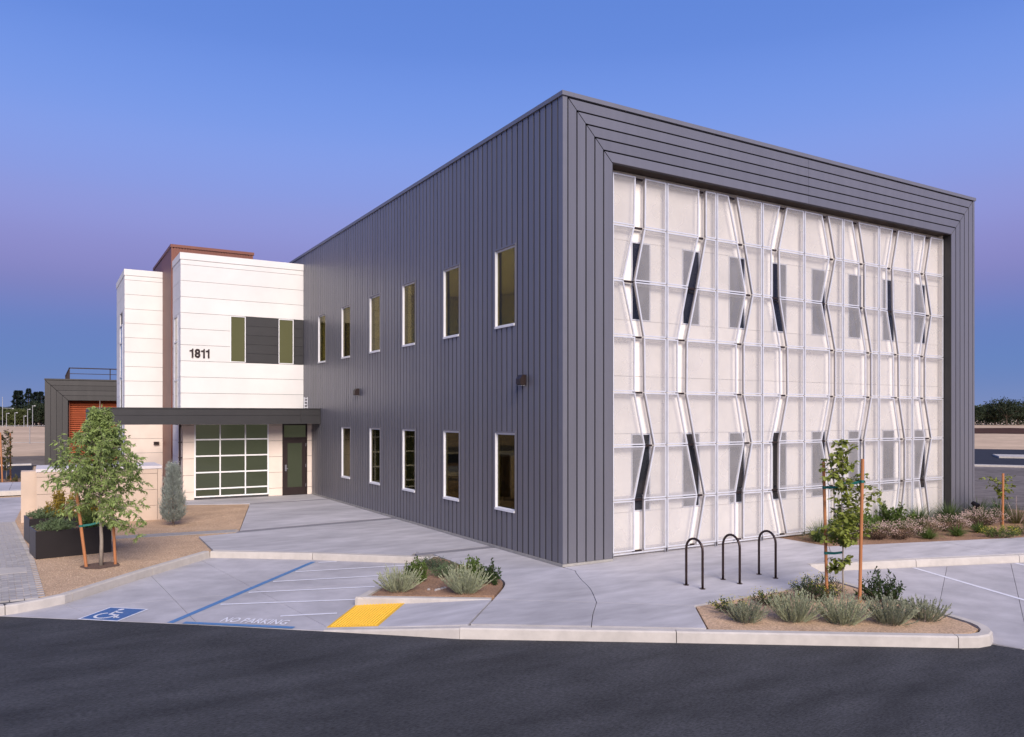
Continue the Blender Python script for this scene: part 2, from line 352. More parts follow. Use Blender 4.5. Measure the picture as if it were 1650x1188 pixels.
# ramp with its warning mat
RA, RB, RC, RD = (-5.29, -1.42, LOW + .006), (-4.36, -.20, LOW + .006), (-2.57, -1.66, -.001), (-3.60, -2.80, -.001)
def on_ramp(s, t):
    a = Vector(RA).lerp(Vector(RB), t); b = Vector(RD).lerp(Vector(RC), t); return a.lerp(b, s)
rp = MB(); q = [on_ramp(0, 0), on_ramp(1, 0), on_ramp(1, 1), on_ramp(0, 1)]
rp.ext([(p.x, p.y, p.z) for p in q], (0, 0, -.10)); rp.build('ramp_slab', 'concrete', wk)
def pop(s, t, h):
    p = on_ramp(s, t); return (p.x, p.y, p.z + h)
wm = MB(); wm.ext([pop(.02, .02, .003), pop(.38, .02, .003), pop(.38, .97, .003), pop(.02, .97, .003)], (0, 0, .008))
warn = thing('warning_mat', on_ramp(.2, .5), 'yellow studded tactile warning mat on the kerb ramp', 'tactile mat')
wm.build('base_sheet', 'mat_yellow', warn)
dm = MB()
for i in range(15):
    for j in range(24):
        s = .035 + .33 * (i + .5) / 15; t = .035 + .92 * (j + .5) / 24; c = Vector(pop(s, t, .010)); k = []
        for rr, hh in ((.019, 0), (.012, .011)):
            k += [(c.x + rr * math.cos(a * math.pi / 3), c.y + rr * math.sin(a * math.pi / 3), c.z + hh) for a in range(6)]
        dm.add(k, [(a, (a + 1) % 6, 6 + (a + 1) % 6, 6 + a) for a in range(6)] + [(6, 7, 8, 9, 10, 11)])
dm.build('dome', 'mat_yellow', warn, kind='stuff')

# kerbs: each cast length is a piece
def kerb(root, line, w, z0s, z1s, name='kerb_block', nose=.02):
    """line = front foot line; w = width to the left of travel; z0s/z1s per vertex"""
    n = len(line); sec = []
    for i in range(n):
        a = Vector(line[max(i - 1, 0)]); b = Vector(line[min(i + 1, n - 1)]); t = (b - a).normalized(); nn = Vector((-t.y, t.x)); p = Vector(line[i])
        z0 = z0s[i] if isinstance(z0s, (list, tuple)) else z0s; z1 = z1s[i] if isinstance(z1s, (list, tuple)) else z1s
        sec.append([(p.x, p.y, z0), (p.x + nn.x * .012, p.y + nn.y * .012, z1 - nose), (p.x + nn.x * (.012 + nose), p.y + nn.y * (.012 + nose), z1), (p.x + nn.x * w, p.y + nn.y * w, z1), (p.x + nn.x * w, p.y + nn.y * w, z0)])
    m = MB(); k = 5
    for s in sec: m.v += s
    for i in range(n - 1):
        for j in range(k):
            a = i * k + j; b = i * k + (j + 1) % k; m.f.append((a, b, b + k, a + k))
    m.f.append(tuple(range(k))); m.f.append(tuple((n - 1) * k + j for j in range(k - 1, -1, -1)))
    return m.build(name, 'kerb_concrete', root)
def cut(line, at):
    """split a polyline at arc lengths, leaving 10 mm joints"""
    P = [Vector(p) for p in line]; d = [0]
    for i in range(1, len(P)): d.append(d[-1] + (P[i] - P[i - 1]).length)
    def pt(s):
        for i in range(1, len(P)):
            if s <= d[i] + 1e-9: return P[i - 1].lerp(P[i], (s - d[i - 1]) / (d[i] - d[i - 1]))
        return P[-1]
    ss = [0] + [a for a in at if a < d[-1]] + [d[-1]]; out = []
    for a, b in zip(ss, ss[1:]):
        a2 = a + (.006 if a else 0); b2 = b - (.006 if b < d[-1] else 0)
        out.append([tuple(pt(a2))] + [tuple(P[i]) for i in range(len(P)) if a2 < d[i] < b2] + [tuple(pt(b2))])
    return out
kb = struct('kerb')
for l in cut([(-12.6, 4.4), (-9.44, 1.90), (-9.2, 1.95), (-8.85, 2.12), (-8.54, 2.30), (-7.10, 4.00), (-5.69, 5.52)], [4.1, 5.2, 7.4, 9.5]):
    kerb(kb, l, .15, LOW - .05, .005)
for l in cut([(-5.69, 5.52), (-4.75, 4.82), (-3.76, 4.06), (-2.2, 2.66), (-1.85, 2.36)], [2.35]):
    kerb(kb, l, .14, LOW - .05, -.002)
# island kerb (left bed): sloping side, then the short front
kerb(kb, [(-1.70, 2.50), (-4.42, -.34)], .15, LOW - .05, .002)
kerb(kb, [(-4.43, -.36), (-4.40, -.40), (-2.58, -1.665)], .14, LOW - .05, .003)
# front kerb along the asphalt, rising from the ramp
kerb(kb, [(-5.34, -1.55), (-4.6, -2.22), (-3.81, -2.94)], .13, LOW - .05, [LOW + .012, -.075, -.001])
for l in cut([(-3.805, -2.945), (-1.30, -4.66), (1.84, -6.83), (2.06, -6.95), (2.30, -6.98), (2.52, -6.90), (2.72, -6.74), (2.84, -6.55), (2.92, -6.3), (2.98, -6.05), (3.4, -4.6), (3.66, -3.66)], [3.03, 6.82]):
    kerb(kb, l, .15, LOW - .05, .005)
for l in cut([(4.42, -2.40), (6.65, -3.14), (9.04, -3.98), (18, -7.1)], [2.46, 5.0, 7.5]):
    kerb(kb, l, .15, LOW - .05, .005)
# far left walkway behind the low wall
fw = struct('far_walkway')
slabs(fw, 'slab', [[(x, 25.0), (x + 4.9, 25.0), (x + 4.9, 29.6), (x, 29.6)] for x in (-34.6, -29.7, -24.8, -19.9, -15, -10.1)], -.2, -.02, 'concrete', .006)
kerb(fw, [(-35, 24.6), (-5.2, 24.6)], .35, -.2, -.01)
kerb(fw, [(-160, 46.4), (-9.6, 46.4)], .5, -.2, -.07)

# soils
def soil(name, poly, z, m, hump=0.0):
    o = MB().prism(ccw(poly), z - .08, z).build(name, m); o['kind'] = 'structure'; return o
soil('gravel_bed_ground', [(-9.35, 2.55), (-8.78, 2.46), (-8.62, 2.44), (-7.20, 4.10), (-5.76, 5.62), (-5.62, 5.76), (-5.56, 7.90), (-4.66, 8.04), (-4.47, 8.44), (-2.87, 14.6), (-2.82, 14.83), (-3.25, 14.98), (-4.75, 15.64), (-4.7, 17.2), (-4.7, 20), (-9.45, 20), (-9.58, 13.62), (-9.06, 6.52)], -.02, 'gravel_dg')
soil('mulch_bed_ground', inset([(-1.70, 2.37), (-4.16, -.37)] + [(p[0] - .02, p[1] + .02) for p in RIM[1:]], .01), .004, 'mulch')
soil('planting_bed_ground', [(.0, -3.70), (-.79, -4.76), (1.87, -6.62), (2.25, -6.76), (2.5, -6.7), (2.68, -6.45), (2.78, -6.1), (3.2, -4.6), (3.5, -3.62), (3.13, -3.56), (2.47, -3.66)], -.012, 'gravel_dg')
soil('shrub_bed_ground', [(6.73, .69), (6.73, -.25), (6.70, -1.10), (11.98, -2.72), (18, -4.56), (18, .69)], -.008, 'mulch')
soil('far_planting_strip', [(-30, 30.0), (-9.8, 30.0), (-9.8, 32.6), (-30, 32.6)], -.06, 'mulch')
# loose stone chips on the gravel
rg = random.Random(5)
def inside(p, poly):
    c = False; n = len(poly)
    for i in range(n):
        a, b = poly[i], poly[(i + 1) % n]
        if (a[1] > p[1]) != (b[1] > p[1]) and p[0] < (b[0] - a[0]) * (p[1] - a[1]) / (b[1] - a[1]) + a[0]: c = not c
    return c
def chips(name, poly, n, z, m, lo=.006, hi=.016):
    xs = [p[0] for p in poly]; ys = [p[1] for p in poly]; mb = MB(); k = 0
    while k < n:
        p = (rg.uniform(min(xs), max(xs)), rg.uniform(min(ys), max(ys)))
        if not inside(p, poly): continue
        r = rg.uniform(lo, hi); a = rg.uniform(0, 6.28); v = []
        for j in range(4): v.append((p[0] + r * math.cos(a + j * 1.57) * rg.uniform(.7, 1.2), p[1] + r * math.sin(a + j * 1.57) * rg.uniform(.7, 1.2), z - .002))
        v.append((p[0], p[1], z + r * rg.uniform(.6, 1.0))); mb.add(v, [(0, 1, 4), (1, 2, 4), (2, 3, 4), (3, 0, 4)]); k += 1
    o = mb.build(name, m); tag(o, kind='stuff'); return o
mat('chip_light', (.52, .40, .29), rough=.9, var=.35, scale=30, spec=.1); mat('chip_dark', (.29, .19, .12), rough=.95, var=.35, scale=30, spec=.1)
tag(chips('gravel_chips', [(-8.9, 2.7), (-8.6, 2.5), (-5.75, 5.7), (-5.6, 7.8), (-4.7, 8.3), (-3.2, 14), (-5.8, 13), (-6, 10), (-9, 6.4)], 6000, -.02, 'chip_light', .004, .011), 'pale loose gravel chips strewn over the bed by the planters', 'gravel')
tag(chips('gravel_chips', [(-8.9, 2.7), (-8.6, 2.5), (-5.75, 5.7), (-5.6, 7.8), (-4.7, 8.3), (-3.2, 14), (-5.8, 13), (-6, 10), (-9, 6.4)], 5000, -.02, 'chip_dark', .004, .010), 'brown loose gravel chips strewn over the bed by the planters', 'gravel')
tag(chips('mulch_chips', [(-1.75, 2.2), (-4.0, -.4), (-2.55, -1.45), (-1.85, -.7), (-1.7, 1)], 1500, .004, 'mulch', .005, .013), 'brown mulch chips scattered on the small island bed', 'mulch')
tag(chips('bed_chips', [(.05, -3.8), (-.7, -4.7), (1.87, -6.55), (2.5, -6.5), (2.7, -6.1), (3.1, -4.6), (3.3, -3.7)], 3000, -.012, 'chip_light', .003, .008), 'loose tan gravel chips under the grey kerbside shrubs', 'gravel')
tag(chips('bark_chips', [(6.8, .5), (6.8, -1.0), (11.98, -2.65), (15, -3.5), (15, .5)], 2500, -.008, 'mulch', .008, .02), 'brown bark chips on the long bed below the facade', 'mulch')

# brick paving on the left
bp = struct('brick_paving', (0, 0, 0))
sheet('paving_sand', [(-11.6, 2.6), (-9.45, 2.10), (-8.82, 2.40), (-9.02, 6.52), (-9.56, 13.7), (-11.6, 13.7)], -.035, 'joint_dark')
brick = MB().box(-.095, .095, -.045, .045, -.05, -.006); bme = brick.mesh('brick'); bme.materials.append(MATS['brick_paver'])
bricks = []
row = 0; y = 2.32
while y < 13.65:
    xr = -8.82 + (y - 2.40) / 4.12 * -.20 if y < 6.52 else -9.02 - (y - 6.52) / 7.18 * .54
    xr = min(xr, -8.82)
    x = xr - .10 - (.10 if row % 2 else 0)
    while x > -11.5:
        if y > 2.34 + max(0, (-9.1 - x)) * .1 and y > 2.05 + (-9.3 - x) * .75: bricks.append((x, y))
        x -= .204
    y += .104; row += 1
bricks.sort(key=lambda b: (b[0] + 8.8) ** 2 + (b[1] + 12.7) ** 2 + (0 if b[0] > -9.5 else 400))
rb = random.Random(3); rest = MB()
for i, (x, y) in enumerate(bricks):
    dz = rb.uniform(-.003, .003)
    if i < 300:
        o = bpy.data.objects.new('brick', bme); COL.objects.link(o); o.parent = bp; o.location = (x, y, dz)
    else: rest.box(x - .095, x + .095, y - .045, y + .045, -.05, -.006 + dz)
rest.build('brick_field', 'brick_paver', bp, kind='stuff')
# narrow paver band through the gravel
pb = MB()
for i in range(17):
    for j in range(5):
        x = -4.55 - .204 * i - (.1 if j % 2 else 0); pb.box(x - .1, x + .098, 8.30 - i * -.028 + j * .102, 8.396 + i * .028 + j * .102, -.05, -.008 + rb.uniform(-.003, .003))
pb.build('paver_band', 'brick_paver', bp, kind='stuff')

MB().prism(ccw([(-10.6, 6.05), (-9.62, 5.70), (-9.14, 5.42), (-9.13, 4.92), (-9.6, 4.90), (-10.6, 5.05)]), -.05, .001).build('concrete_strip', 'kerb_concrete', bp)

# ------------------------------------------------------------------ painted markings (parts of the stall)
ZP = LOW + .010
def paint(name, poly, m, z=ZP, parent=None): return MB().face([(p[0], p[1], z) for p in ccw(poly)]).build(name, m, parent or st)
def pline(name, a, b, w, m, parent=None, z=ZP):
    a = Vector(a); b = Vector(b); t = (b - a).normalized(); nn = Vector((-t.y, t.x)) * w / 2
    return paint(name, [tuple(a + nn), tuple(a - nn), tuple(b - nn), tuple(b + nn)], m, z, parent)
pline('blue_line', (-7.2, .07), (-3.86, 3.86), .11, 'paint_lineblue')
pline('blue_line', (-7.02, -.03), (-5.66, -1.18), .11, 'paint_lineblue', z=ZP + .003)
H = [((-3.80, 3.70), (-3.43, 3.61)), ((-4.50, 2.96), (-2.30, 2.45)), ((-5.12, 2.25), (-3.02, 1.68)), ((-5.72, 1.55), (-3.62, .85)), ((-6.32, .88), (-4.28, .06)), ((-5.66, -.40), (-4.84, -.68))]
for a, b in H: pline('hatch_line', a, b, .075, 'paint_white', z=ZP + .003)
# access symbol
S0 = Vector((-8.41, 1.03)); SU = Vector((-7.88, .56)) - S0; SV = Vector((-7.91, 1.62)) - S0
def sp(a, b): return tuple(S0 + SU * a + SV * b)
paint('symbol_border', [sp(0, 0), sp(1, 0), sp(1, 1), sp(0, 1)], 'paint_white', ZP + .002)
paint('symbol_field', [sp(.05, .05), sp(.95, .05), sp(.95, .95), sp(.05, .95)], 'paint_blue', ZP + .005)
gl = MB()
def gpoly(pts): gl.face([sp(*p) + (ZP + .008,) for p in pts])
def seg(a, b, w):
    a = Vector(a); b = Vector(b); t = (b - a).normalized(); nn = Vector((-t.y, t.x)) * w / 2
    gpoly([tuple(a - nn), tuple(b - nn), tuple(b + nn), tuple(a + nn)])
gpoly([(.42 + .065 * math.cos(k * .524), .83 + .065 * math.sin(k * .524)) for k in range(12)])
seg((.42, .72), (.45, .44), .07); seg((.42, .61), (.64, .61), .06); seg((.44, .44), (.66, .42), .07); seg((.65, .44), (.76, .20), .07); seg((.74, .22), (.84, .25), .06)
arc = [(.43 + .21 * math.cos(R(a)), .34 + .21 * math.sin(R(a))) for a in range(118, 375, 16)]
for a, b in zip(arc, arc[1:]): seg(a, b, .062)
gl.build('wheelchair_sign', 'paint_white', st)
# NO PARKING lettering
me = text_mesh('NO PARKING', 1.0, 'lettering', bold=.018)
xs = [v.co.x for v in me.vertices]; ys = [v.co.y for v in me.vertices]; wx = max(xs) - min(xs); hy = max(ys) - min(ys); x0 = min(xs); y0 = min(ys)
T0 = Vector((-6.55, -.26)); TU = Vector((-5.74, -.95)) - T0; TV = Vector((.16, .22))
for v in me.vertices:
    p = T0 + TU * ((v.co.x - x0) / wx) + TV * ((v.co.y - y0) / hy); v.co = (p.x, p.y, ZP + .003)
me.materials.clear(); me.materials.append(MATS['paint_white'])
o = bpy.data.objects.new('lettering', me); COL.objects.link(o); o.parent = st; o['label'] = 'white NO PARKING lettering'
pline('stall_line', (6.62, -3.20), (4.6, -8.1), .09, 'paint_white', sr); pline('stall_line', (8.98, -4.02), (7.0, -8.9), .09, 'paint_white', sr)

# ================================================================== MAIN BUILDING
W, Hh, DEP = 14.847, 9.48, 26.0
mb_ = thing('office_building', (0, 0, 0), 'large two storey building clad in grey vertical metal siding', 'building')
core = MB(); core.box(6.2, W - .038, .92, DEP - .038, 0, 9.30); core.box(.17, 1.24, .05, .92, 0, 9.30); core.box(13.64, W - .038, .038, .92, 0, 9.30); core.box(1.24, 13.64, .038, .92, 8.29, 9.30)

GAP, PIT = .032, .2246
wins = []   # (y0, y1, z0, z1)
UY = [(1.834, 2.714), (4.520, 5.403), (7.201, 8.091), (9.85, 10.74), (12.57, 13.466), (15.27, 16.16)]
for a, b in UY: wins.append((a, b, 5.02, 6.77, 0))
for a, b in UY[:5]: wins.append((a, b, .907, 2.628, 1))
k = 0; y0 = .171
while y0 < DEP - .1:
    y1 = min(y0 + PIT, DEP - .04); a, b = y0 + .025, y1 - .025
    holes = sorted([w for w in wins if w[0] - .03 < b and w[1] + .03 > a], key=lambda w: w[2])
    m = MB(); z = .056
    for w in holes:
        bx('siding_panel', 'siding', mb_, 0, .036, a, b, z, w[2] - .03)
        if w[0] - .03 - a > .02: bx('siding_panel', 'siding', mb_, 0, .036, a, w[0] - .03, w[2] - .03, w[3] + .03)
        if b - w[1] - .03 > .02: bx('siding_panel', 'siding', mb_, 0, .036, w[1] + .03, b, w[2] - .03, w[3] + .03)
        z = w[3] + .03
    bx('siding_panel', 'siding', mb_, 0, .036, a, b, z, 9.388)
    y0 += PIT
yprev = .05
for z0, z1, ws in ((0, .88, []), (.88, 2.66, UY[:5]), (2.66, 4.99, []), (4.99, 6.80, UY), (6.80, 9.30, [])):
    ys = [.12] + [v for p in ws for v in (p[0] - .001, p[1] + .001)] + [DEP - .04]
    for p, q in zip(ys[::2], ys[1::2]): core.box(.011, .17, p, q, z0, z1)
core.box(.05, 1.24, .05, .06, 0, 9.3)
core.build('wall', 'groove', mb_)
# rooms behind the side windows
bx('interior_floor', 'joint_dark', mb_, .172, 6.19, .93, 25, .01, .06); bx('interior_floor', 'foundation', mb_, .172, 6.19, .93, 25, 3.7, 4.3)
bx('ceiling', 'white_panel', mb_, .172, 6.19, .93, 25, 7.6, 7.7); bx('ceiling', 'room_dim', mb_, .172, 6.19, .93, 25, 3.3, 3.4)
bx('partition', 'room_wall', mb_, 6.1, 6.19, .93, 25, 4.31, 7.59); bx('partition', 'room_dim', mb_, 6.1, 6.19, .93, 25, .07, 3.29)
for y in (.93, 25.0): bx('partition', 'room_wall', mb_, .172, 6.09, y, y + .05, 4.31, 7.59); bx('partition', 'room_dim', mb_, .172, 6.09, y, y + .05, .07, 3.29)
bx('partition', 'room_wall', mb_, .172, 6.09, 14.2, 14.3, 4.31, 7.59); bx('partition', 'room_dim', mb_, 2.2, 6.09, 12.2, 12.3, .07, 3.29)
for y in range(2, 24, 3): bx('hidden_fill_strip', 'fill_glow_up', mb_, 3.0, 3.5, y, y + 2.2, 4.35, 4.50)  # added glowing strips below the sight line, only to brighten the upper ceiling
for y in (.95, 3.25, 5.95, 8.6, 11.3, 14.4, 17.0, 20.0): bx('hidden_fill_panel', 'fill_glow', mb_, .185, .215, y, y + .65, 5.3, 7.2)  # added glowing panels beside the windows, out of view, to brighten the room
for y in range(4, 25, 6): bx('ceiling_lamp', 'lamp_strip_dim', mb_, 3.9, 4.0, y, y + 1.2, 3.15, 3.2)
gw = bx('interior_glazing', 'white_frame', mb_, 2.0, 2.05, 12.0, 12.05, .07, 3.29)
g = MB()
for k in range(5): g.box(2.1, 5.9, 16.94, 16.99, .3 + k * .66, .36 + k * .66)
for k in range(6): g.box(2.1 + k * .74, 2.16 + k * .74, 16.95, 17.0, .1, 3.1)
g.build('interior_glazing_grid', 'white_frame', mb_)
for (x, y, z1) in ((1.1, 4.2, 1.15), (1.3, 7.6, 1.4), (1.2, 2.4, 1.9)): bx('cabinet', 'room_wall', mb_, x, x + .5, y, y + 1.1, .07, z1)
# corner trims
MB().ext([(0, 0, .056), (.110, 0, .056), (.110, .036, .056), (.036, .036, .056), (.036, .158, .056), (0, .158, .056)], (0, 0, 9.332)).build('corner_trim', 'siding_trim', mb_)
bx('corner_trim', 'siding_trim', mb_, 14.764, W, 0, .036, .056, 9.388)
# right face frame, mitred
X0, X1, ZT = .123, 14.753, 9.388
for j in range(5):
    a, b = X0 + PIT * j + GAP / 2, X0 + PIT * (j + 1) - (GAP / 2 if j < 4 else 0)
    zt = lambda x: ZT - .012 - (x - X0) - .012
    MB().ext([(a, 0, .056), (b, 0, .056), (b, 0, zt(b)), (a, 0, zt(a))], (0, .036, 0)).build('siding_panel', 'siding', mb_)
    a2, b2 = X1 - PIT * (j + 1) + (GAP / 2 if j < 4 else 0), X1 - PIT * j - GAP / 2
    zr = lambda x: ZT - .024 - (X1 - x)
    MB().ext([(a2, 0, .056), (b2, 0, .056), (b2, 0, zr(b2)), (a2, 0, zr(a2))], (0, .036, 0)).build('siding_panel', 'siding', mb_)
    z1, z0 = ZT - PIT * j - GAP, ZT - PIT * (j + 1) - (0 if j < 4 else -.004)
    l1, l0 = X0 + (ZT - z1) , X0 + (ZT - z0); r1, r0 = X1 - (ZT - z1), X1 - (ZT - z0)
    for (pa, pb_, pc, pd) in ((l0, 7.392, 7.392, l1), (7.400, r0, r1, 7.400)):
        MB().ext([(pa, -.001, z0), (pb_, -.001, z0), (pc, -.001, z1), (pd, -.001, z1)], (0, .037, 0)).build('siding_panel', 'siding', mb_)
# copings
bx('coping', 'siding_trim', mb_, -.03, .25, -.03, DEP, 9.392, Hh); bx('coping', 'siding_trim', mb_, .252, W + .03, -.03, .25, 9.392, Hh)
bx('coping', 'siding_trim', mb_, W - .25, W + .03, .252, DEP, 9.392, Hh)
bx('roof', 'pale_cap', mb_, .2, W - .2, .2, DEP - .1, 9.30, 9.36)
bx('rear_siding', 'siding', mb_, W - .036, W, .04, DEP, .056, 9.388)
MB().box(-.018, 1.25, -.018, .4, 0, .052).box(-.018, .4, .4, 16.95, 0, .052).build('foundation', 'foundation', mb_); bx('foundation', 'foundation', mb_, 13.63, W + .01, -.018, .4, 0, .052)
# recess lining
bx('soffit', 'soffit_brown', mb_, 1.247, 13.634, .0, .915, 8.262, 8.285)
bx('soffit_trim', 'black_metal', mb_, 1.250, 13.63, -.004, .03, 8.236, 8.262)
bx('jamb', 'dark_siding', mb_, 13.612, 13.634, .0, .235, .0, 8.26); bx('jamb_panel', 'cream_panel', mb_, 13.612, 13.634, .237, .378, .0, 8.26); bx('jamb', 'dark_siding', mb_, 1.247, 1.262, .0, .915, .0, 8.26)

def side_window(w):
    y0, y1, z0, z1, low = w
    root = bpy.data.objects.new('window', None); COL.objects.link(root); root.parent = mb_; root.location = (0, (y0 + y1) / 2, z0)
    t = .04
    m = MB(); m.box(-.012, .05, y0 - .03, y0, z0 - .03, z1 + .03).box(-.012, .05, y1, y1 + .03, z0 - .03, z1 + .03).box(-.014, .05, y0, y1, z1, z1 + .03)
    m.build('trim', 'siding_trim', root)
    m = MB(); m.box(-.004, .08, y1 - .02, y1, z0, z1)
    m.box(.03, .08, y0, y0 + t, z0 + .02, z1).box(.03, .08, y0 + t, y1 - .02, z1 - t, z1).box(.03, .08, y0 + t, y1 - .02, z0 + .02, z0 + t)
    m.box(.03, .079, y1 - .045, y1 - .02, z0 + t, z1 - t)
    m.build('frame', 'white_frame', root)
    bx('sill', 'white_frame', root, -.03, .08, y0, y1 - .02, z0 - .03, z0 + .02)
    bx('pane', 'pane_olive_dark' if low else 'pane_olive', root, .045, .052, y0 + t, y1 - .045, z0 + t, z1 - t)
    return root
# openings behind the panes are cut by setting the wall core back: dark lining box
for w in wins: side_window(w)

# ------------------------------------------------------------------ facade behind the screen
YW = .38
WX = [2.062 + 1.480 * i for i in range(8)]; WWD = .54
ZR = [.0, .928, 2.624, 3.867, 5.079, 6.792, 8.262]
cm = lambda: MB()
for r in range(6):
    z0, z1 = ZR[r] + .004, ZR[r + 1] - .004
    if r in (1, 4):
        xs = [1.265] + [v for x in WX for v in (x, x + WWD)] + [13.61]
        for i in range(0, len(xs), 2):
            if xs[i + 1] - xs[i] > .06: bx('wall_panel', 'cream_panel', mb_, xs[i] + .004, xs[i + 1] - .004, YW, YW + .04, z0, z1)
    else:
        xs = [1.265] + [WX[i] - .47 for i in (1, 2, 3, 4, 5, 6, 7)] + [13.61]
        for i in range(len(xs) - 1): bx('wall_panel', 'cream_panel', mb_, xs[i] + .003, xs[i + 1] - .003, YW, YW + .04, z0, z1)
bx('backing_wall', 'foundation', mb_, 1.265, 13.61, YW + .041, .90, 0, 8.26)
for x in WX:
    for (z0, z1, lo) in ((.928, 2.624, 1), (5.079, 6.792, 0)):
        root = bpy.data.objects.new('window', None); COL.objects.link(root); root.parent = mb_; root.location = (x + WWD / 2, YW, z0)
        m = MB(); t = .03
        m.box(x, x + t, YW - .01, YW + .038, z0, z1).box(x + WWD - t, x + WWD, YW - .01, YW + .038, z0, z1).box(x + t, x + WWD - t, YW - .01, YW + .038, z1 - t, z1).box(x + t, x + WWD - t, YW - .01, YW + .038, z0, z0 + t)
        m.build('frame', 'galv', root)
        bx('pane', 'pane_blue', root, x + t, x + WWD - t, YW + .012, YW + .022, z0 + t, z1 - t)
        zz = z0 + .81 if not lo else z0 + .95
        if not lo: bx('mullion', 'bronze', root, x + t, x + WWD - t, YW - .004, YW + .012, zz, zz + .035)

# perforated screen
YM = .22
CX = [1.41 + (13.60 - 1.41) / 8 * i for i in range(9)]
ZL = [8.16, 7.075, 5.90, 4.715, 3.52, 2.37, 1.205, .10]
SL = [[(.42, .59), (.40, .58), (.20, .40), (.41, .57), (.41, .58), (.59, .76), (.40, .57), (.40, .57)],
      [(.64, .77), (.63, .77), (.41, .59), (.22, .39), (.22, .38), (.41, .56), (.60, .75), (.44, .59)],
      [(.25, .43), (.45, .60), (.63, .78), (.43, .58), (.43, .58), (.59, .76), (.41, .57), (.41, .57)],
      [(.41, .57), (.22, .38), (.22, .40), (.42, .58), (.43, .59), (.22, .39), (.21, .38), (.40, .57)],
      [(.45, .60), (.64, .79), (.44, .58), (.65, .79), (.65, .79), (.44, .58), (.65, .79), (.65, .78)],
      [(.25, .42), (.44, .59), (.44, .59), (.63, .78), (.63, .78), (.44, .58), (.44, .58), (.28, .44)],
      [(.41, .57), (.23, .39), (.24, .41), (.43, .58), (.44, .59), (.62, .77), (.62, .77), (.48, .64)],
      [(.41, .59), (.24, .41), (.42, .60), (.24, .40), (.24, .40), (.40, .60), (.23, .40), (.38, .55)]]
FW = .034
for c in range(8):
    xa, xb = CX[c] + .012, CX[c + 1] - .012; wd = CX[c + 1] - CX[c]
    for r in range(7):
        zt, zb = ZL[r] - .008, ZL[r + 1] + .008
        for sd in (0, 1):
            if sd == 0: pt = [(xa, zb), (CX[c] + SL[c][r + 1][0] * wd, zb), (CX[c] + SL[c][r][0] * wd, zt), (xa, zt)]
            else: pt = [(CX[c] + SL[c][r + 1][1] * wd, zb), (xb, zb), (xb, zt), (CX[c] + SL[c][r][1] * wd, zt)]
            m = MB(); q = [(p[0], YM, p[1]) for p in pt]; m.face(q)

            sheet_o = m.build('screen_panel', 'perforated', mb_)
            # returned, denser edges of the folded sheet
            fl = MB(); dz = .055
            fl.face([(q[3][0], YM + .004, q[3][2] - .02), (q[2][0], YM + .004, q[2][2] - .02), (q[2][0], YM + .06, q[2][2] - .03 - dz), (q[3][0], YM + .06, q[3][2] - .03 - dz)])
            if r > 4: fl.face([(q[0][0], YM + .004, q[0][2] + .02), (q[1][0], YM + .004, q[1][2] + .02), (q[1][0], YM + .06, q[1][2] + .03 + dz), (q[0][0], YM + .06, q[0][2] + .03 + dz)])
            fl.build('flange', 'perforated_dense', sheet_o)
            if sd == 1: MB().bar((q[3][0] - .006, YM + .02, q[3][2]), (q[0][0] - .006, YM + .02, q[0][2]), .006, .034, side=(1, 0, 0)).build('edge_return', 'edge_grey', sheet_o)
            fr = MB(); n = Vector((0, 1, 0))
            for i in range(4):
                a = Vector(q[i]); b = Vector(q[(i + 1) % 4]); t = (b - a).normalized(); inn = Vector((-t.z, 0, t.x)) * (FW / 2)
                slit = (sd == 0 and i == 1) or (sd == 1 and i == 3)
                dp = .04 if slit else .03; ww = FW if (slit or i in (1, 3)) else .028
                off = Vector((0, dp / 2 - .012, 0))
                e = t * .0
                fr.bar(a + inn + off, b + inn + off, ww, dp - (.004 if i in (0, 2) else 0), side=(1, 0, 0) if abs(t.z) > .5 else (0, 0, 1))
            fr.build('frame', 'galv', sheet_o)
    for r in range(8):
        zc = ZL[r] - (.03 if r == 0 else 0)
        x0, x1 = CX[c] + SL[c][r][0] * wd, CX[c] + SL[c][r][1] * wd
        MB().box(x0 + .01, x1 - .01, YM + .05, YM + .10, zc - .028, zc + .012).build('bracket', 'bronze', mb_)
    for xx in (CX[c] + .03, CX[c + 1] - .03):
        bx('screen_foot', 'steel', mb_, xx - .012, xx + .012, YM, YM + .03, 0, .108)
    bx('base_rail', 'galv', mb_, CX[c] + .02, CX[c + 1] - .02, YM + .04, YM + .09, .045, .075)
for i in range(9):
    bx('screen_post', 'bronze', mb_, CX[i] - .007, CX[i] + .007, YM + .012, YM + .03, .02, 8.17)

# wall lamps
def wall_lamp(y, z, label):
    t = thing('wall_lamp', (-.02, y, z), label, 'wall lamp', 'lamps on the long grey side wall')
    bx('back_plate', 'bronze', t, -.022, -.002, y - .07, y + .07, z - .1, z + .1)
    MB().ext([(-.022, y - .09, z - .10), (-.11, y - .09, z - .115), (-.16, y - .09, z - .085), (-.16, y - .09, z + .02), (-.10, y - .09, z + .11), (-.022, y - .09, z + .11)], (0, .18, 0)).build('housing', 'bronze', t)
    bx('lens', 'pole_pale', t, -.13, -.04, y - .07, y + .07, z - .125, z - .116)
wall_lamp(1.445, 3.78, 'bronze wall lamp beside the building corner, nearest the camera')
wall_lamp(11.77, 3.80, 'small bronze wall lamp between the far siding windows, left of the others')

sl = thing('landscape_light', (14.25, -.35, 0), 'small black spike light in front of the grey siding pier', 'garden light')
MB().tube([(14.25, -.35, -.02), (14.25, -.35, .42)], .014, 6).build('stem', 'black_metal', sl)
MB().tube([(14.25, -.42, .40), (14.25, -.38, .42), (14.25, -.26, .50)], [.085, .085, .055], 12).build('lamp_head', 'black_metal', sl)

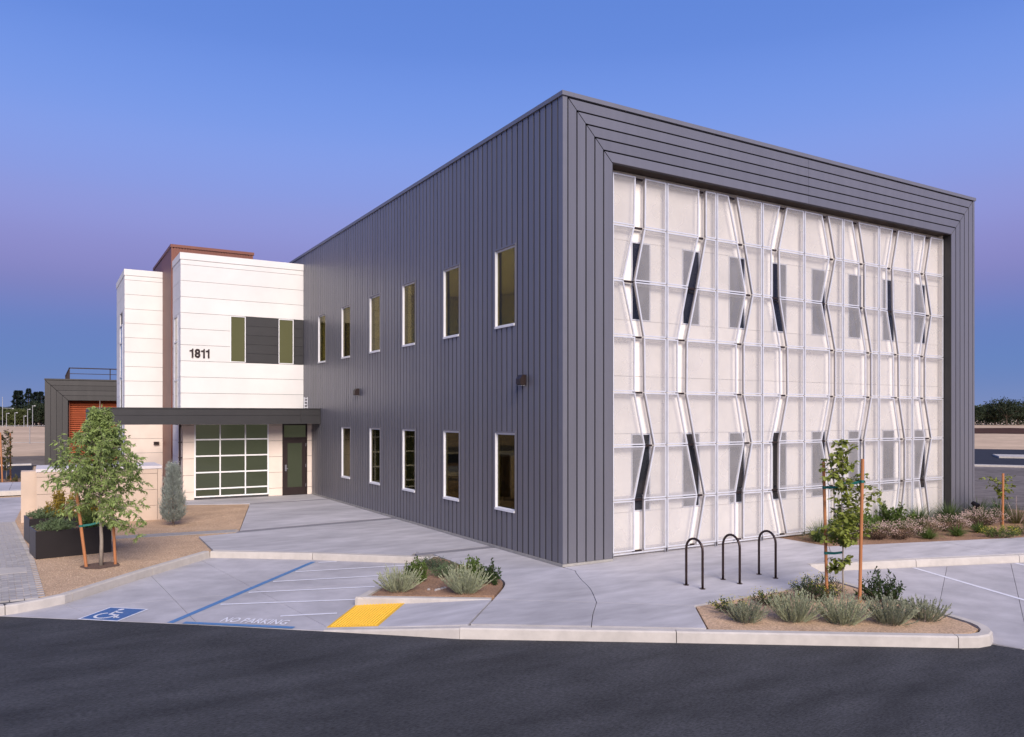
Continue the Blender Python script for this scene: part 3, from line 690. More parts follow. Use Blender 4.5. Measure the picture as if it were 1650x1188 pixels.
# ================================================================== ENTRANCE WING
wing = thing('entrance_wing', (-3, 18, 0), 'white panelled entrance wing with red tower and dark canopy', 'building')
YA, YG, XA, YR, XR, YB, XB = 18.11, 16.99, -4.555, 20.17, -4.605, 22.8, -6.037
rows = [0, .29, .885, 1.48, 2.075, 2.67, 3.265, 3.86, 4.455, 5.05, 5.645, 6.24, 6.83, 7.42, 8.015, 8.61, 8.795]
# backing masses
MB().box(XA + .04, -.005, YA + .05, 24, 0, 8.9).build('wall', 'joint_dark', wing)
MB().box(XB + .04, XR + .1, YB + .05, 27, 0, 8.9).build('wall', 'joint_dark', wing)
JG = .006
def rowpanels(m, axis, c, a0, a1, holes, z_from=0, z_to=9, thick=.04):
    """axis 'y' : front faces (-y) at y=c, spanning x; axis 'x': faces (-x) at x=c, spanning y"""
    for z0, z1 in zip(rows, rows[1:]):
        z0, z1 = max(z0, z_from), min(z1, z_to)
        if z1 - z0 < .05: continue
        segs = [(a0, a1)]
        for (h0, h1, hz0, hz1) in holes:
            if hz0 < z1 - .02 and hz1 > z0 + .02:
                segs = [s for (p, q) in segs for s in ((p, min(q, h0)), (max(p, h1), q)) if s[1] - s[0] > .02]
        for p, q in segs:
            if axis == 'y': bx('wall_panel', m, wing, p, q, c, c + thick, z0 + JG, z1 - JG)
            else: bx('wall_panel', m, wing, c, c + thick, p, q, z0 + JG, z1 - JG)
WZ0, WZ1 = 5.05, 6.83
rowpanels('white_panel', 'y', YA, XA, -.005, [(-2.80, 0, WZ0, WZ1)], z_from=3.0)
rowpanels('white_panel', 'x', XA, YA + .042, YR, [(18.72, 19.70, 2.9, 6.80)], z_from=0)
rowpanels('white_panel', 'y', YB, XB, XR, [], z_from=3.265)
rowpanels('warm_shade_panel', 'y', YB, XB, XR, [], z_to=3.265)
rowpanels('white_panel', 'x', XB, YB + .042, 26.9, [(23.8, 25.05, .3, 6.88)])
MB().box(XA - .02, 0 - .004, YA - .02, YA + .3, 8.80, 9.05).box(XA - .02, XA + .3, YA + .3, YR, 8.80, 9.05).build('parapet_cap', 'white_panel', wing)
MB().box(XB - .02, XR - .003, YB - .02, YB + .3, 8.80, 9.05).box(XB - .02, XB + .3, YB + .3, 26.95, 8.80, 9.05).build('parapet_cap', 'white_panel', wing)
# red tower
tw = bx('tower', 'red_metal', wing, XR + .03, -1.49 - .03, YR + .03, 26, 0, 9.6)
rbm = MB()
x = XR
while x < -1.55:
    rbm.box(x, x + .06, YR, YR + .03, 8.0, 9.62); x += .105
rbm.build('front_rib', 'red_metal', tw)
sm = MB(); sm.box(XR, XR + .03, YR + .012, YB - .01, 0, 9.62); sm.box(XR, XR + .03, YB, 25.9, 8.9, 9.62); sm.build('side_sheet', 'red_metal', tw)
MB().box(XR - .03, -1.46, YR - .03, YR + .25, 9.62, 9.73).box(XR - .03, XR + .25, YR + .25, 26, 9.62, 9.73).box(-1.70, -1.46, YR + .25, 26, 9.62, 9.73).build('cap', 'red_metal', tw)
# band window on the white front
def wpane(x0, x1, z0, z1, y, m, name='window', fm='white_frame', t=.03):
    root = bpy.data.objects.new(name, None); COL.objects.link(root); root.parent = wing
    root.location = Vector(((x0 + x1) / 2, y, z0)) - wing.location
    f = MB().box(x0, x0 + t, y - .012, y + .045, z0, z1).box(x1 - t, x1, y - .012, y + .045, z0, z1).box(x0 + t, x1 - t, y - .012, y + .045, z1 - t, z1).box(x0 + t, x1 - t, y - .012, y + .045, z0, z0 + t)
    f.build('frame', fm, root); bx('pane', m, root, x0 + t, x1 - t, y + .02, y + .03, z0 + t, z1 - t)
wpane(-2.80, -2.235, WZ0 + .01, WZ1 - .01, YA, 'pane_lit'); wpane(-.985, -.40, WZ0 + .01, WZ1 - .01, YA, 'pane_lit')
for (x0, x1) in ((-2.23, -.99), (-.395, -.006)):
    for i in range(5):
        z0 = WZ0 + .01 + i * .352; bx('dark_panel', 'dark_siding', wing, x0, x1, YA - .008, YA + .04, z0 + .004, z0 + .348)
# slot windows on the side walls
def slot(xc, y0, y1, z0, z1):
    root = bpy.data.objects.new('window', None); COL.objects.link(root); root.parent = wing; root.location = Vector((xc, y0, z0)) - wing.location
    f = MB(); t = .04
    f.box(xc - .015, xc + .04, y0, y0 + t, z0, z1).box(xc - .015, xc + .04, y1 - t, y1, z0, z1).box(xc - .015, xc + .04, y0 + t, y1 - t, z1 - t, z1)
    z = z0
    while z < z1 - .3: f.box(xc - .012, xc + .04, y0 + t, y1 - t, z, z + t); z += 1.45
    f.build('frame', 'galv', root); bx('pane', 'pane_blue', root, xc + .012, xc + .02, y0 + t, y1 - t, z0 + t, z1 - t)
slot(XA, 18.72, 19.70, 2.9, 6.80); slot(XB, 23.8, 25.05, .3, 6.88)
# address numerals
for ch_i, chx in enumerate('1811'):
    if chx == '1':
        x = -4.25 + (0, 0, .40, .565)[ch_i]; z = 5.175
        poly = [(x + .075, z), (x + .135, z), (x + .135, z + .34), (x + .095, z + .34), (x + .080, z + .30), (x + .048, z + .283), (x, z + .277), (x, z + .232), (x + .075, z + .232)]
        MB().ext([(a, YA - .03, b) for a, b in poly], (0, .018, 0)).build('address_number', 'bronze', wing); continue
    me = text_mesh(chx, 1.0, 'address_number', bold=.035, extrude=.03)
    xs = [v.co.x for v in me.vertices]; ys = [v.co.y for v in me.vertices]; h = max(ys) - min(ys); wdt = (max(xs) - min(xs)) / h * .34
    xx = -4.25 + (.0, .178, .40, .565)[ch_i]
    for v in me.vertices: v.co = (xx + (v.co.x - min(xs)) / h * .34 * .90 - wing.location.x, YA - .012 - v.co.z * .4 - wing.location.y, 5.175 + (v.co.y - min(ys)) / h * .34 - wing.location.z)
    me.materials.clear(); me.materials.append(MATS['bronze']); o = bpy.data.objects.new('address_number', me); COL.objects.link(o); o.parent = wing
# canopy
can = bpy.data.objects.new('canopy', None); COL.objects.link(can); can.parent = wing; can.location = Vector((-3.8, 15.84, 2.7)) - wing.location
MB().box(-7.58, -.02, 15.87, YA - .01, 2.74, 3.27).build('deck', 'dark_siding', can)
bx('fascia', 'dark_siding', can, -7.62, -.75, 15.844, 15.87, 2.72, 3.025); bx('fascia', 'dark_siding', can, -7.62, -.75, 15.85, 15.87, 3.035, 3.25)
bx('fascia', 'dark_siding', can, -.742, -.01, 15.844, 15.87, 2.72, 3.025); bx('fascia', 'dark_siding', can, -.742, -.01, 15.85, 15.87, 3.035, 3.25)
bx('flashing', 'dark_siding', can, -7.64, -.008, 15.825, 16.1, 3.255, 3.295)
bx('fascia', 'dark_siding', can, -7.62, -7.59, 15.875, YA - .01, 2.72, 3.25)
bx('post', 'dark_siding', can, -7.45, -7.33, 16.0, 16.12, -.02, 2.73)
# storefront
GX0, GX1, DX0, DX1 = -4.254, -1.635, -1.128, -.181
MB().box(-4.59, -.005, YG + .05, YA, 0, 2.72).build('wall', 'joint_dark', wing)
rowpanels('warm_shade_panel', 'y', YG, -4.63, -.005, [(GX0, GX1, .05, 2.72), (DX0, DX1, 0, 2.72)], z_to=2.72)
rowpanels('warm_shade_panel', 'x', -4.63, YG + .042, YA, [(17.35, 17.75, .1, 2.6)], z_to=2.72)
slot(-4.63, 17.35, 17.75, .1, 2.6)
gd = bpy.data.objects.new('glazed_shutter_door', None); COL.objects.link(gd); gd.parent = wing; gd.location = Vector((-2.95, YG, .05)) - wing.location
zs = [.08, .36, .952, 1.545, 2.138, 2.70]; xsn = [GX0, GX0 + .883, GX0 + 1.772, GX1]
f = MB(); tt = .05
f.box(GX0, GX0 + tt, YG - .01, YG + .05, .08, 2.72).box(GX1 - tt, GX1, YG - .01, YG + .05, .08, 2.72)
for z in zs: f.box(GX0 + tt, GX1 - tt, YG - .012, YG + .045, z - .004, z + .045)
for x in xsn[1:3]:
    for z0, z1 in zip(zs, zs[1:]): f.box(x - .022, x + .022, YG - .008, YG + .045, z0 + .045, z1 - .004)
f.build('frame', 'white_frame', gd)
for i in range(3):
    for j in range(5):
        xl = xsn[i] + (tt if i == 0 else .022); xr = xsn[i + 1] - (tt if i == 2 else .022)
        bx('pane', 'pane_green', gd, xl, xr, YG + .018, YG + .028, zs[j] + .045, zs[j + 1] - .004)
dr = bpy.data.objects.new('entrance_door', None); COL.objects.link(dr); dr.parent = wing; dr.location = Vector((-.65, YG, 0)) - wing.location
f = MB().box(DX0, DX0 + .06, YG - .012, YG + .05, .0, 2.72).box(DX1 - .06, DX1, YG - .012, YG + .05, 0, 2.72).box(DX0 + .06, DX1 - .06, YG - .012, YG + .05, 2.14, 2.20).box(DX0 + .06, DX1 - .06, YG - .012, YG + .05, 2.66, 2.72)
f.build('frame', 'bronze', dr)
a, b = DX0 + .065, DX1 - .065
MB().box(a, a + .13, YG + .0, YG + .05, .01, 2.13).box(b - .13, b, YG, YG + .05, .01, 2.13).box(a + .13, b - .13, YG, YG + .05, 1.98, 2.13).box(a + .13, b - .13, YG, YG + .05, .01, .30).build('leaf', 'bronze', dr)
bx('pane', 'pane_green', dr, a + .13, b - .13, YG + .02, YG + .03, .30, 1.98); bx('transom_pane', 'pane_green', dr, DX0 + .06, DX1 - .06, YG + .02, YG + .03, 2.20, 2.66)
bx('push_bar', 'steel', dr, a + .14, b - .10, YG + .032, YG + .06, 1.0, 1.05)
MB().box(a + .03, a + .09, YG - .025, YG - .001, .92, 1.16).box(a + .04, a + .13, YG - .06, YG - .025, 1.0, 1.03).build('handle', 'steel', dr)
for z in (.3, 1.05, 1.85): bx('hinge', 'steel', dr, DX1 - .068, DX1 - .05, YG - .02, YG - .012, z, z + .12)
# downspout by the storefront
dp = MB().tube([(-4.70, YG + .25, 0), (-4.70, YG + .25, 2.74)], .035, 8)
for z in (.4, .95, 1.5, 2.05): dp.box(-4.75, -4.63, YG + .2, YG + .3, z, z + .04)
dp.build('downspout', 'bronze', wing)
# sconce on the wall left of the red tower
bx('sconce', 'bronze', wing, -4.95, -4.75, YB - .1, YB - .002, 1.82, 1.94)
# roof access ladder top beside the canopy
lad = MB().box(-.16, -.13, 17.5, 17.53, 3.27, 3.75).box(-.03, -.006, 17.5, 17.53, 3.27, 3.75)
for i in range(4): lad.box(-.13, -.03, 17.505, 17.525, 3.33 + i * .12, 3.36 + i * .12)
lad.build('ladder_top', 'galv', wing)

# ================================================================== FAR DARK BUILDING
fb = thing('far_building', (-4, 47, -.15), 'low dark metal building with rust red louvers behind the tree', 'building')
FY, FX0, FX1, FT = 47.07, -8.86, 6.0, 5.50; z00 = -.2
MB().box(FX0 + .04, FX1, FY + .9, 62, z00, 5.4).box(FX0 + .04, -7.6, FY + .04, FY + .9, z00, 5.4).box(-7.6, FX1, FY + .04, FY + .9, 4.15, 5.4).build('wall', 'groove', fb)
pw = .333
for j in range(4):
    a, b = FX0 + .01 + pw * j, FX0 + .01 + pw * (j + 1) - .018
    MB().ext([(a, FY, z00), (b, FY, z00), (b, FY, FT - .10 - pw * (j + 1) - .01), (a, FY, FT - .10 - pw * j - .03)], (0, .04, 0)).build('siding_panel', 'far_siding', fb)
    z1, z0 = FT - .10 - pw * j - .018, FT - .10 - pw * (j + 1)
    MB().ext([(FX0 + .02 + (FT - .1 - z0), FY, z0), (FX1, FY, z0), (FX1, FY, z1), (FX0 + .02 + (FT - .1 - z1), FY, z1)], (0, .04, 0)).build('siding_panel', 'far_siding', fb)
bx('coping', 'far_siding', fb, FX0 - .03, FX1, FY - .03, FY + .4, FT - .09, FT)
bx('side_siding', 'far_siding', fb, FX0, FX0 + .04, FY + .04, 62, z00, FT - .1)
bx('jamb', 'groove', fb, -7.62, -7.47, FY + .3, FY + .9, z00, 4.15); 
z = z00
lv = 0
while z < 4.05:
    MB().ext([(-7.42, FY + .55, z), (-7.42, FY + .50, z + .03), (-7.42, FY + .62, z + .135), (-7.42, FY + .67, z + .105)], (7.4, 0, 0)).build('louver_slat', 'louver', fb); z += .14
bx('louver_back', 'groove', fb, -7.45, 0, FY + .72, FY + .76, z00, 4.1)
bx('louver_frame', 'louver', fb, -7.47, -7.41, FY + .46, FY + .7, z00, 4.14)
rl = MB()
for x in (-7.44, -5.0, -2.4, 0): rl.box(x - .03, x + .03, FY + .3, FY + .36, FT, 6.27)
rl.box(-7.47, 2, FY + .3, FY + .36, 6.21, 6.28).box(-7.47, 2, FY + .31, FY + .35, 5.85, 5.89)
for i in range(8):
    y = FY + .6 + i * 1.6; rl.box(-7.47, -7.41, y, y + .06, FT - .1, 6.25)
rl.box(-7.47, -7.41, FY + .37, FY + 12.4, 6.2, 6.27).build('roof_rail', 'bronze', fb)

# ================================================================== LOW BEIGE WALL
lw = thing('garden_wall', (-7.4, 13, 0), 'low beige panelled enclosure wall with pale flat top behind the planters', 'wall')
LX0, LX1, LY0, LY1 = -9.03, -5.90, 12.07, 14.0
MB().box(LX0 + .03, LX1 - .3, LY0 + .03, LY1, -.02, 1.46).build('wall', 'beige_panel', lw)
for z0, z1 in ((-.02, .40), (.41, .86), (.87, 1.33), (1.34, 1.47)):
    bx('wall_panel', 'beige_panel', lw, LX0, LX1 - .12, LY0, LY0 + .04, z0, z1); bx('wall_panel', 'beige_panel', lw, LX0, LX0 + .04, LY0 + .045, LY1, z0, z1)
bx('cap', 'pale_cap', lw, LX0 - .02, LX1 + .01, LY0 - .02, LY1, 1.475, 1.56)
for yy in (LY0 + .0, 12.7, 13.3, 13.92): bx('end_post', 'beige_panel', lw, LX1 - .11, LX1, yy, yy + .09, -.02, 1.47)
for zz in (.1, .6, 1.1): bx('end_rail', 'beige_panel', lw, LX1 - .09, LX1 - .02, LY0 + .1, LY1, zz, zz + .07)
bx('side_wall', 'beige_panel', lw, -9.42, -9.035, 13.3, 13.9, -.02, 1.43)

# ================================================================== PLANTER BOXES
def planter(cx, cy, rot, label):
    t = thing('planter_box', (cx, cy, -.02), label, 'planter', 'dark metal planter boxes on the gravel')
    t.rotation_euler = (0, 0, rot); w, d, h, k = 1.45, 1.0, .585, .03
    def part(name, m, b):
        q = MB().box(*b); me = q.mesh(name); me.materials.append(MATS[m]); o = bpy.data.objects.new(name, me); COL.objects.link(o); o.parent = t; bevel(o, .004, 1); return o
    part('front_panel', 'black_metal', (0, w, 0, k, 0, h)); part('back_panel', 'planter_side', (0, w, d - k, d, 0, h))
    part('side_panel', 'planter_side', (0, k, k, d - k, 0, h)); part('side_panel', 'planter_side', (w - k, w, k, d - k, 0, h))
    part('soil', 'mulch', (k, w - k, k, d - k, .05, h - .06))
    return t
PR = R(7.5)
planter(-9.0, 6.47, PR, 'dark metal planter box nearer the camera, behind the staked tree')
planter(-9.15, 8.85, PR, 'dark metal planter box further back, against the beige wall')

# ================================================================== BIKE RACKS
def rack(p0, p1, label):
    a = Vector(p0 + (0,)); b = Vector(p1 + (0,)); mid = (a + b) / 2
    t = thing('bike_rack', mid, label, 'bike rack', 'three hoop racks by the facade')
    r = (b - a).length / 2; hh = .85; dirn = (b - a).normalized()
    pts = [a, a + Vector((0, 0, .3)), a + Vector((0, 0, hh - r))]
    for k in range(1, 12): an = math.pi * (1 - k / 12); pts.append(mid + dirn * (r * math.cos(an)) + Vector((0, 0, hh - r + r * math.sin(an))))
    pts += [b + Vector((0, 0, hh - r)), b + Vector((0, 0, .3)), b]
    MB().tube(pts, .022, 10).build('hoop', 'rack_metal', t, smooth=True)
    for p in (a, b): MB().tube([p + Vector((0, 0, .001)), p + Vector((0, 0, .012))], .05, 12).build('base_plate', 'rack_metal', t)
rack((.94, -2.49), (.96, -2.87), 'bronze bicycle hoop nearest the building corner, leftmost of three')
rack((1.86, -2.48), (1.84, -2.90), 'bronze bicycle hoop in the middle of three')
rack((2.79, -2.50), (2.77, -2.91), 'bronze bicycle hoop nearest the staked sapling, rightmost of three')

# ================================================================== PLANTS
def leaf(mb, p, d, L, Wd, rg, fold=.25):
    d = d.normalized(); s = d.cross(Vector((rg.uniform(-1, 1), rg.uniform(-1, 1), rg.uniform(-1, 1))))
    if s.length < 1e-3: s = Vector((1, 0, 0))
    s.normalize(); n = d.cross(s); m = p + d * (L * .45)
    mb.add([p, m + s * Wd / 2 + n * Wd * fold, p + d * L, m - s * Wd / 2 + n * Wd * fold], [(0, 1, 2), (0, 2, 3)])
OAK = [(0, 0), (.12, .10), (.30, .14), (.22, .26), (.42, .34), (.30, .48), (.46, .62), (.26, .68), (.20, .86), (0, 1.0)]
def oak_leaf(mb, p, d, L, rg):
    d = d.normalized(); up = Vector((rg.uniform(-.5, .5), rg.uniform(-.5, .5), 1)); s = d.cross(up)
    if s.length < 1e-3: s = Vector((1, 0, 0))
    s.normalize(); n = s.cross(d); c = rg.uniform(.0, .25)
    right = [p + d * (v * L) + s * (u * L) + n * (abs(u) * c * L - v * v * .12 * L) for u, v in OAK]
    left = [p + d * (v * L) - s * (u * L) + n * (abs(u) * c * L - v * v * .12 * L) for u, v in OAK[1:-1]]
    k = len(OAK); vs = right + left; fs = []
    rid = list(range(k)); lid = [0] + list(range(k, k + k - 2)) + [k - 1]
    mb.add(vs, [tuple(rid), tuple(reversed(lid))])
def rv(rg, a=1.0): return Vector((rg.uniform(-a, a), rg.uniform(-a, a), rg.uniform(-a, a)))
def plant(name, loc, label, cat, group=None): return thing(name, loc, label, cat, group)

def sage(loc, r, h, label, seed, m='leaf_sage', n=150, lean=(0, 0)):
    rg = random.Random(seed); n = int(n * rg.uniform(.55, .75)); t = plant('sage_shrub', loc, label, 'shrub', 'grey green shrubs'); o = Vector(loc); st_ = MB(); lf = MB()
    for i in range(n):
        a = rg.uniform(0, 6.283); k = math.sqrt(rg.random()); el = R(88 - 60 * k * rg.uniform(.6, 1.1)); ln = (h * math.sin(el) + r * .62 * math.cos(el)) * rg.uniform(.70, 1.18)
        d = Vector((math.cos(a) * math.cos(el) + lean[0], math.sin(a) * math.cos(el) + lean[1], math.sin(el))).normalized()
        p0 = o + Vector((math.cos(a), math.sin(a), 0)) * (r * .55 * k); p = p0.copy(); pts = [p.copy()]; ns = 7
        for j in range(ns):
            d = (d + Vector((0, 0, .055)) + rv(rg, .11)).normalized(); p = p + d * (ln / ns); pts.append(p.copy())
            if j >= 1:
                for q in range(6):
                    dd = (d * .95 + rv(rg, .42)).normalized(); leaf(lf, p - d * (ln / ns) * rg.random(), dd, rg.uniform(.024, .046), .012, rg)
        st_.tube(pts, [.0045] * 4 + [.003] * 4, 3, cap=False)
    st_.build('stem', m, t); lf.build('foliage', m, t)
    return t

def bush(loc, r, h, label, seed, m='leaf_green', n=900, L=.045, Wd=.02, flowers=0, fm='petal_yellow', name='leafy_shrub', group='green shrubs', flat=False, oval=(1, 1), stem='bark_dark', cat='shrub'):
    rg = random.Random(seed); t = plant(name, loc, label, cat, group); o = Vector(loc); lf = MB(); tw = MB(); fl = MB()
    nb = max(8, n // 40)
    for i in range(nb):
        a = rg.uniform(0, 6.283); k = math.sqrt(rg.random()); tip = o + Vector((math.cos(a) * r * k * oval[0], math.sin(a) * r * k * oval[1], h * (math.sqrt(max(.05, 1 - k * k)) if not flat else (1 - .5 * k * k)) * rg.uniform(.6, 1.1)))
        base = o + Vector((math.cos(a) * r * k * oval[0] * .3, math.sin(a) * r * k * oval[1] * .3, 0)); mid = base.lerp(tip, .5) + rv(rg, r * .1)
        tw.tube([base, mid, tip], [.006, .005, .002], 3, cap=False)
        for q in range(n // nb):
            s = rg.uniform(.25, 1.0); p = (base.lerp(mid, s * 2) if s < .5 else mid.lerp(tip, s * 2 - 1)) + rv(rg, .03)
            leaf(lf, p, (tip - base).normalized() * .5 + rv(rg, .9) + Vector((0, 0, .2)), L * rg.uniform(.6, 1.15), Wd * rg.uniform(.7, 1.2), rg)
        for q in range(flowers // nb):
            p = tip + rv(rg, .05) + Vector((0, 0, .02))
            for kx in range(2):
                x = rv(rg).normalized() * .011; y = Vector((-x.y, x.x, rg.uniform(-.004, .004))); fl.add([p + x, p + y, p - x, p - y], [(0, 1, 2, 3)])
    tw.build('stem', stem, t); lf.build('foliage', m, t)
    if flowers: fl.build('bloom', fm, t, kind='stuff')
    return t

def tuft(loc, r, h, label, seed, m='leaf_blade', n=160, group='grass tufts', w=.009, plumes=0):
    rg = random.Random(seed); t = plant('grass_tuft', loc, label, 'grass', group); o = Vector(loc); lf = MB(); pl = MB()
    for i in range(n + plumes):
        a = rg.uniform(0, 6.283); k = math.sqrt(rg.random()); ln = h * rg.uniform(.65, 1.15); el = R(86 - 52 * k) if i < n else R(85 - 28 * k)
        if i >= n: ln *= 1.5
        d = Vector((math.cos(a) * math.cos(el), math.sin(a) * math.cos(el), math.sin(el))); s = Vector((-math.sin(a), math.cos(a), 0)); s = (s + rv(rg, .3)).normalized()
        p = o + Vector((math.cos(a), math.sin(a), 0)) * (r * .3 * k); pts = [p]; dd = d.copy()
        for j in range(4): dd = (dd + Vector((0, 0, -.17 * (j + .4) * k))).normalized(); p = p + dd * (ln / 4); pts.append(p)
        ww = [w, w, w * .8, w * .5, .0008]; vs = []
        for q, x in zip(pts, ww): vs += [q + s * x / 2, q - s * x / 2]
        (lf if i < n else pl).add(vs, [(2 * j, 2 * j + 1, 2 * j + 3, 2 * j + 2) for j in range(4)])
        if i >= n:
            for q in range(10): leaf(pl, p - dd * (.015 * q), dd + rv(rg, .5), .03, .007, rg)
    lf.build('blade', m, t)
    if plumes: pl.build('plume', 'bloom_pink', t)
    return t

def pinkshrub(loc, r, h, label, seed):
    rg = random.Random(seed); t = plant('pink_tipped_shrub', loc, label, 'shrub', 'pink tipped dwarf shrubs'); o = Vector(loc); lf = MB(); bl = MB(); gr = MB()
    for i in range(300):
        a = rg.uniform(0, 6.283); k = math.sqrt(rg.random()); el = R(86 - 62 * k); ln = (h * math.sin(el) + r * math.cos(el)) * rg.uniform(.8, 1.05)
        d = Vector((math.cos(a) * math.cos(el), math.sin(a) * math.cos(el), math.sin(el))); p = o + Vector((math.cos(a), math.sin(a), 0)) * r * .3 * k
        for j in range(8):
            s = (j + rg.random()) / 8
            q = p + d * ln * s + rv(rg, .012)
            if s > .80: leaf(bl, q, d + rv(rg, .6), rg.uniform(.025, .045), .015, rg)
            else: leaf(lf if s < .62 else gr, q, d + rv(rg, .8), rg.uniform(.025, .045), .012, rg)
    lf.build('lower_foliage', 'leaf_red', t); gr.build('foliage', 'leaf_brown', t); bl.build('bloom', 'bloom_pink', t, kind='stuff'); return t

def grow(mb, p, d, ln, r0, rg, wob=.1, grav=0.0, n=6, sides=5):
    pts = [p.copy()]
    for j in range(n):
        d = (d + rv(rg, wob) + Vector((0, 0, grav))).normalized(); p = p + d * (ln / n); pts.append(p.copy())
    mb.tube(pts, [r0 * (1 - .75 * j / n) for j in range(n + 1)], sides, cap=False); return pts

# ---- staked broadleaf tree on the left
def big_tree():
    rg = random.Random(11); base = Vector((-7.86, 5.02, -.02))
    t = plant('street_tree', base, 'young green leafy tree between two wooden stakes by the planters', 'tree', None)
    tr = MB(); cr_ = MB(); RV = Vector((math.cos(TH), -math.sin(TH), 0)); FV = Vector((math.sin(TH), math.cos(TH), 0))
    spine = [base, base + Vector((.01, 0, .5)), base + Vector((-.01, 0, 1.0)), base + Vector((-.02, .01, 1.5)), base + Vector((-.04, .01, 2.1)), base + Vector((-.03, 0, 2.7)), base + Vector((-.02, 0, 3.34))]
    tr.tube(spine, [.042, .034, .030, .024, .018, .011, .004], 8)
    def spt(z):
        for a, b in zip(spine, spine[1:]):
            if z <= b.z - base.z: return a.lerp(b, (z - (a.z - base.z)) / (b.z - a.z))
        return spine[-1]
    prof = [(.75, .40), (1.0, .60), (1.3, .74), (1.6, .74), (1.9, .80), (2.2, .78), (2.5, .68), (2.8, .48), (3.05, .26), (3.3, .06)]
    def wr(z):
        for (z0, r0), (z1, r1) in zip(prof, prof[1:]):
            if z <= z1: return r0 + (r1 - r0) * max(0, (z - z0)) / (z1 - z0)
        return .1
    twigs = []
    nl = 70
    for i in range(nl):
        z = 1.15 + 1.95 * (i / nl) ** .95; a = i * 2.399 + rg.uniform(-.4, .4); L = wr(min(3.2, z + .3)) * rg.uniform(.80, 1.10)
        up = .55 if z > 1.3 else .12
        d = Vector((math.cos(a), math.sin(a), up * rg.uniform(.5, 1.5))).normalized()
        pts = grow(tr, spt(z), d, L * 1.05, .011 * (1.3 - z / 3.4), rg, .13, -.06, 6, 4)
        for j, p in enumerate(pts[1:]):
            for q in range(3):
                dd = (pts[min(j + 1, 6)] - pts[j] + rv(rg, L * .22)).normalized(); tl = rg.uniform(.12, .26) * (1 if z < 2.4 else .6)
                tp = grow(tr, p, (dd + rv(rg, .7)).normalized(), tl, .003, rg, .2, -.14, 3, 3); twigs.append(tp)
    # drooping low limb on the right, and one on the left
    for (dv, L, z) in ((RV * 1.0 + FV * -.15 + Vector((0, 0, .1)), 1.0, 1.25), (RV * 1.0 + FV * .1 + Vector((0, 0, -.1)), .85, 1.05), (RV * -1.0 + FV * -.1 + Vector((0, 0, .15)), .72, 1.4), (RV * .75 - FV * .5, .7, 1.05)):
        pts = grow(tr, spt(z), dv.normalized(), L, .010, rg, .08, -.09, 8, 4)
        for p in pts[2:]:
            for q in range(3): twigs.append(grow(tr, p, (rv(rg, 1) + Vector((0, 0, -.2))).normalized(), rg.uniform(.1, .22), .003, rg, .2, -.2, 3, 3))
    for tp in twigs:
        for q in range(10):
            s = rg.uniform(.15, 1) * 3; k = min(2, int(s)); p = tp[k].lerp(tp[k + 1], s - k)
            d = (tp[k + 1] - tp[k]).normalized() * .5 + rv(rg, .7) + Vector((0, 0, -.45)); leaf(cr_, p, d, rg.uniform(.07, .115), rg.uniform(.024, .036), rg, .18)
    tr.build('trunk', 'bark_pale', t, smooth=True); cr_.build('crown', 'leaf_tree', t)
big_tree()
def stake(a, b, label, r=.028, straps=(), grp='wooden tree stakes'):
    t = thing('tree_stake', a, label, 'stake', grp); MB().tube([a, b], r, 10).build('pole', 'stake_wood', t)
    a = Vector(a); b = Vector(b)
    for (s, to) in straps:
        p = a.lerp(b, s); q = Vector(to); dd = (q - p); mid = p + dd * .5 + Vector((0, 0, -.012)); m = MB()
        m.tube([p + Vector((0, 0, -.022)), p + Vector((0, 0, .022))], r + .005, 10)
        m.bar(p, mid, .04, .008, side=(0, 0, 1)); m.bar(mid, q, .038, .008, side=(0, 0, 1)); m.build('tie_strap', 'strap_green', t)
stake((-8.12, 5.02, -.05), (-8.30, 5.10, 1.56), 'leaning orange wood stake left of the big green tree', .030, [((.53), (-7.88, 5.03, .86))])
stake((-7.60, 5.02, -.05), (-7.655, 5.05, 1.24), 'short wood stake right of the big green tree', .028, [((.78), (-7.86, 5.03, .98))])
# tree basin
o = MB(); rg = random.Random(4); pts = [(-7.86 + .36 * math.cos(k * .35) * rg.uniform(.85, 1.1), 5.02 + .40 * math.sin(k * .35) * rg.uniform(.85, 1.1), -.014) for k in range(18)]
o = o.face(pts).build('tree_basin_soil', 'soil_dark'); o['kind'] = 'structure'

# ---- lobed-leaf saplings
def sapling(base, top, label, seed, limbs, n_per=10, L=.085, trunk_r=.016, m='leaf_sapling', name='sapling_tree'):
    rg = random.Random(seed); base = Vector(base); top = Vector(top); t = plant(name, base, label, 'tree', 'young staked saplings'); tr = MB(); lf = MB()
    sp_ = [base.lerp(top, k / 6) + Vector((rg.uniform(-.012, .012), rg.uniform(-.012, .012), 0)) * (1 if 0 < k < 6 else 0) for k in range(7)]
    tr.tube(sp_, [trunk_r * (1 - .7 * k / 6) for k in range(7)], 7)
    Rv = Vector((math.cos(TH), -math.sin(TH), 0)); Fv = Vector((math.sin(TH), math.cos(TH), 0))
    for (z, rr, ff, up, ln) in limbs:
        s = z / (top.z - base.z) * 6; k = min(5, int(s)); p = sp_[k].lerp(sp_[k + 1], s - k)
        pts = grow(tr, p, (Rv * rr + Fv * ff + Vector((0, 0, up))).normalized(), ln, .007, rg, .10, .0, 6, 4)
        for j in range(1, 7):
            for q in range(n_per // 3 + 1):
                d = (rv(rg, 1) + Vector((0, 0, -.25)) + (pts[j] - pts[j - 1]).normalized() * .6); oak_leaf(lf, pts[j] + rv(rg, .035), d, L * rg.uniform(.55, 1.15), rg)
    tr.build('trunk', 'bark_pale', t, smooth=True); lf.build('crown', m, t); return t
rgl = random.Random(21); LB = []
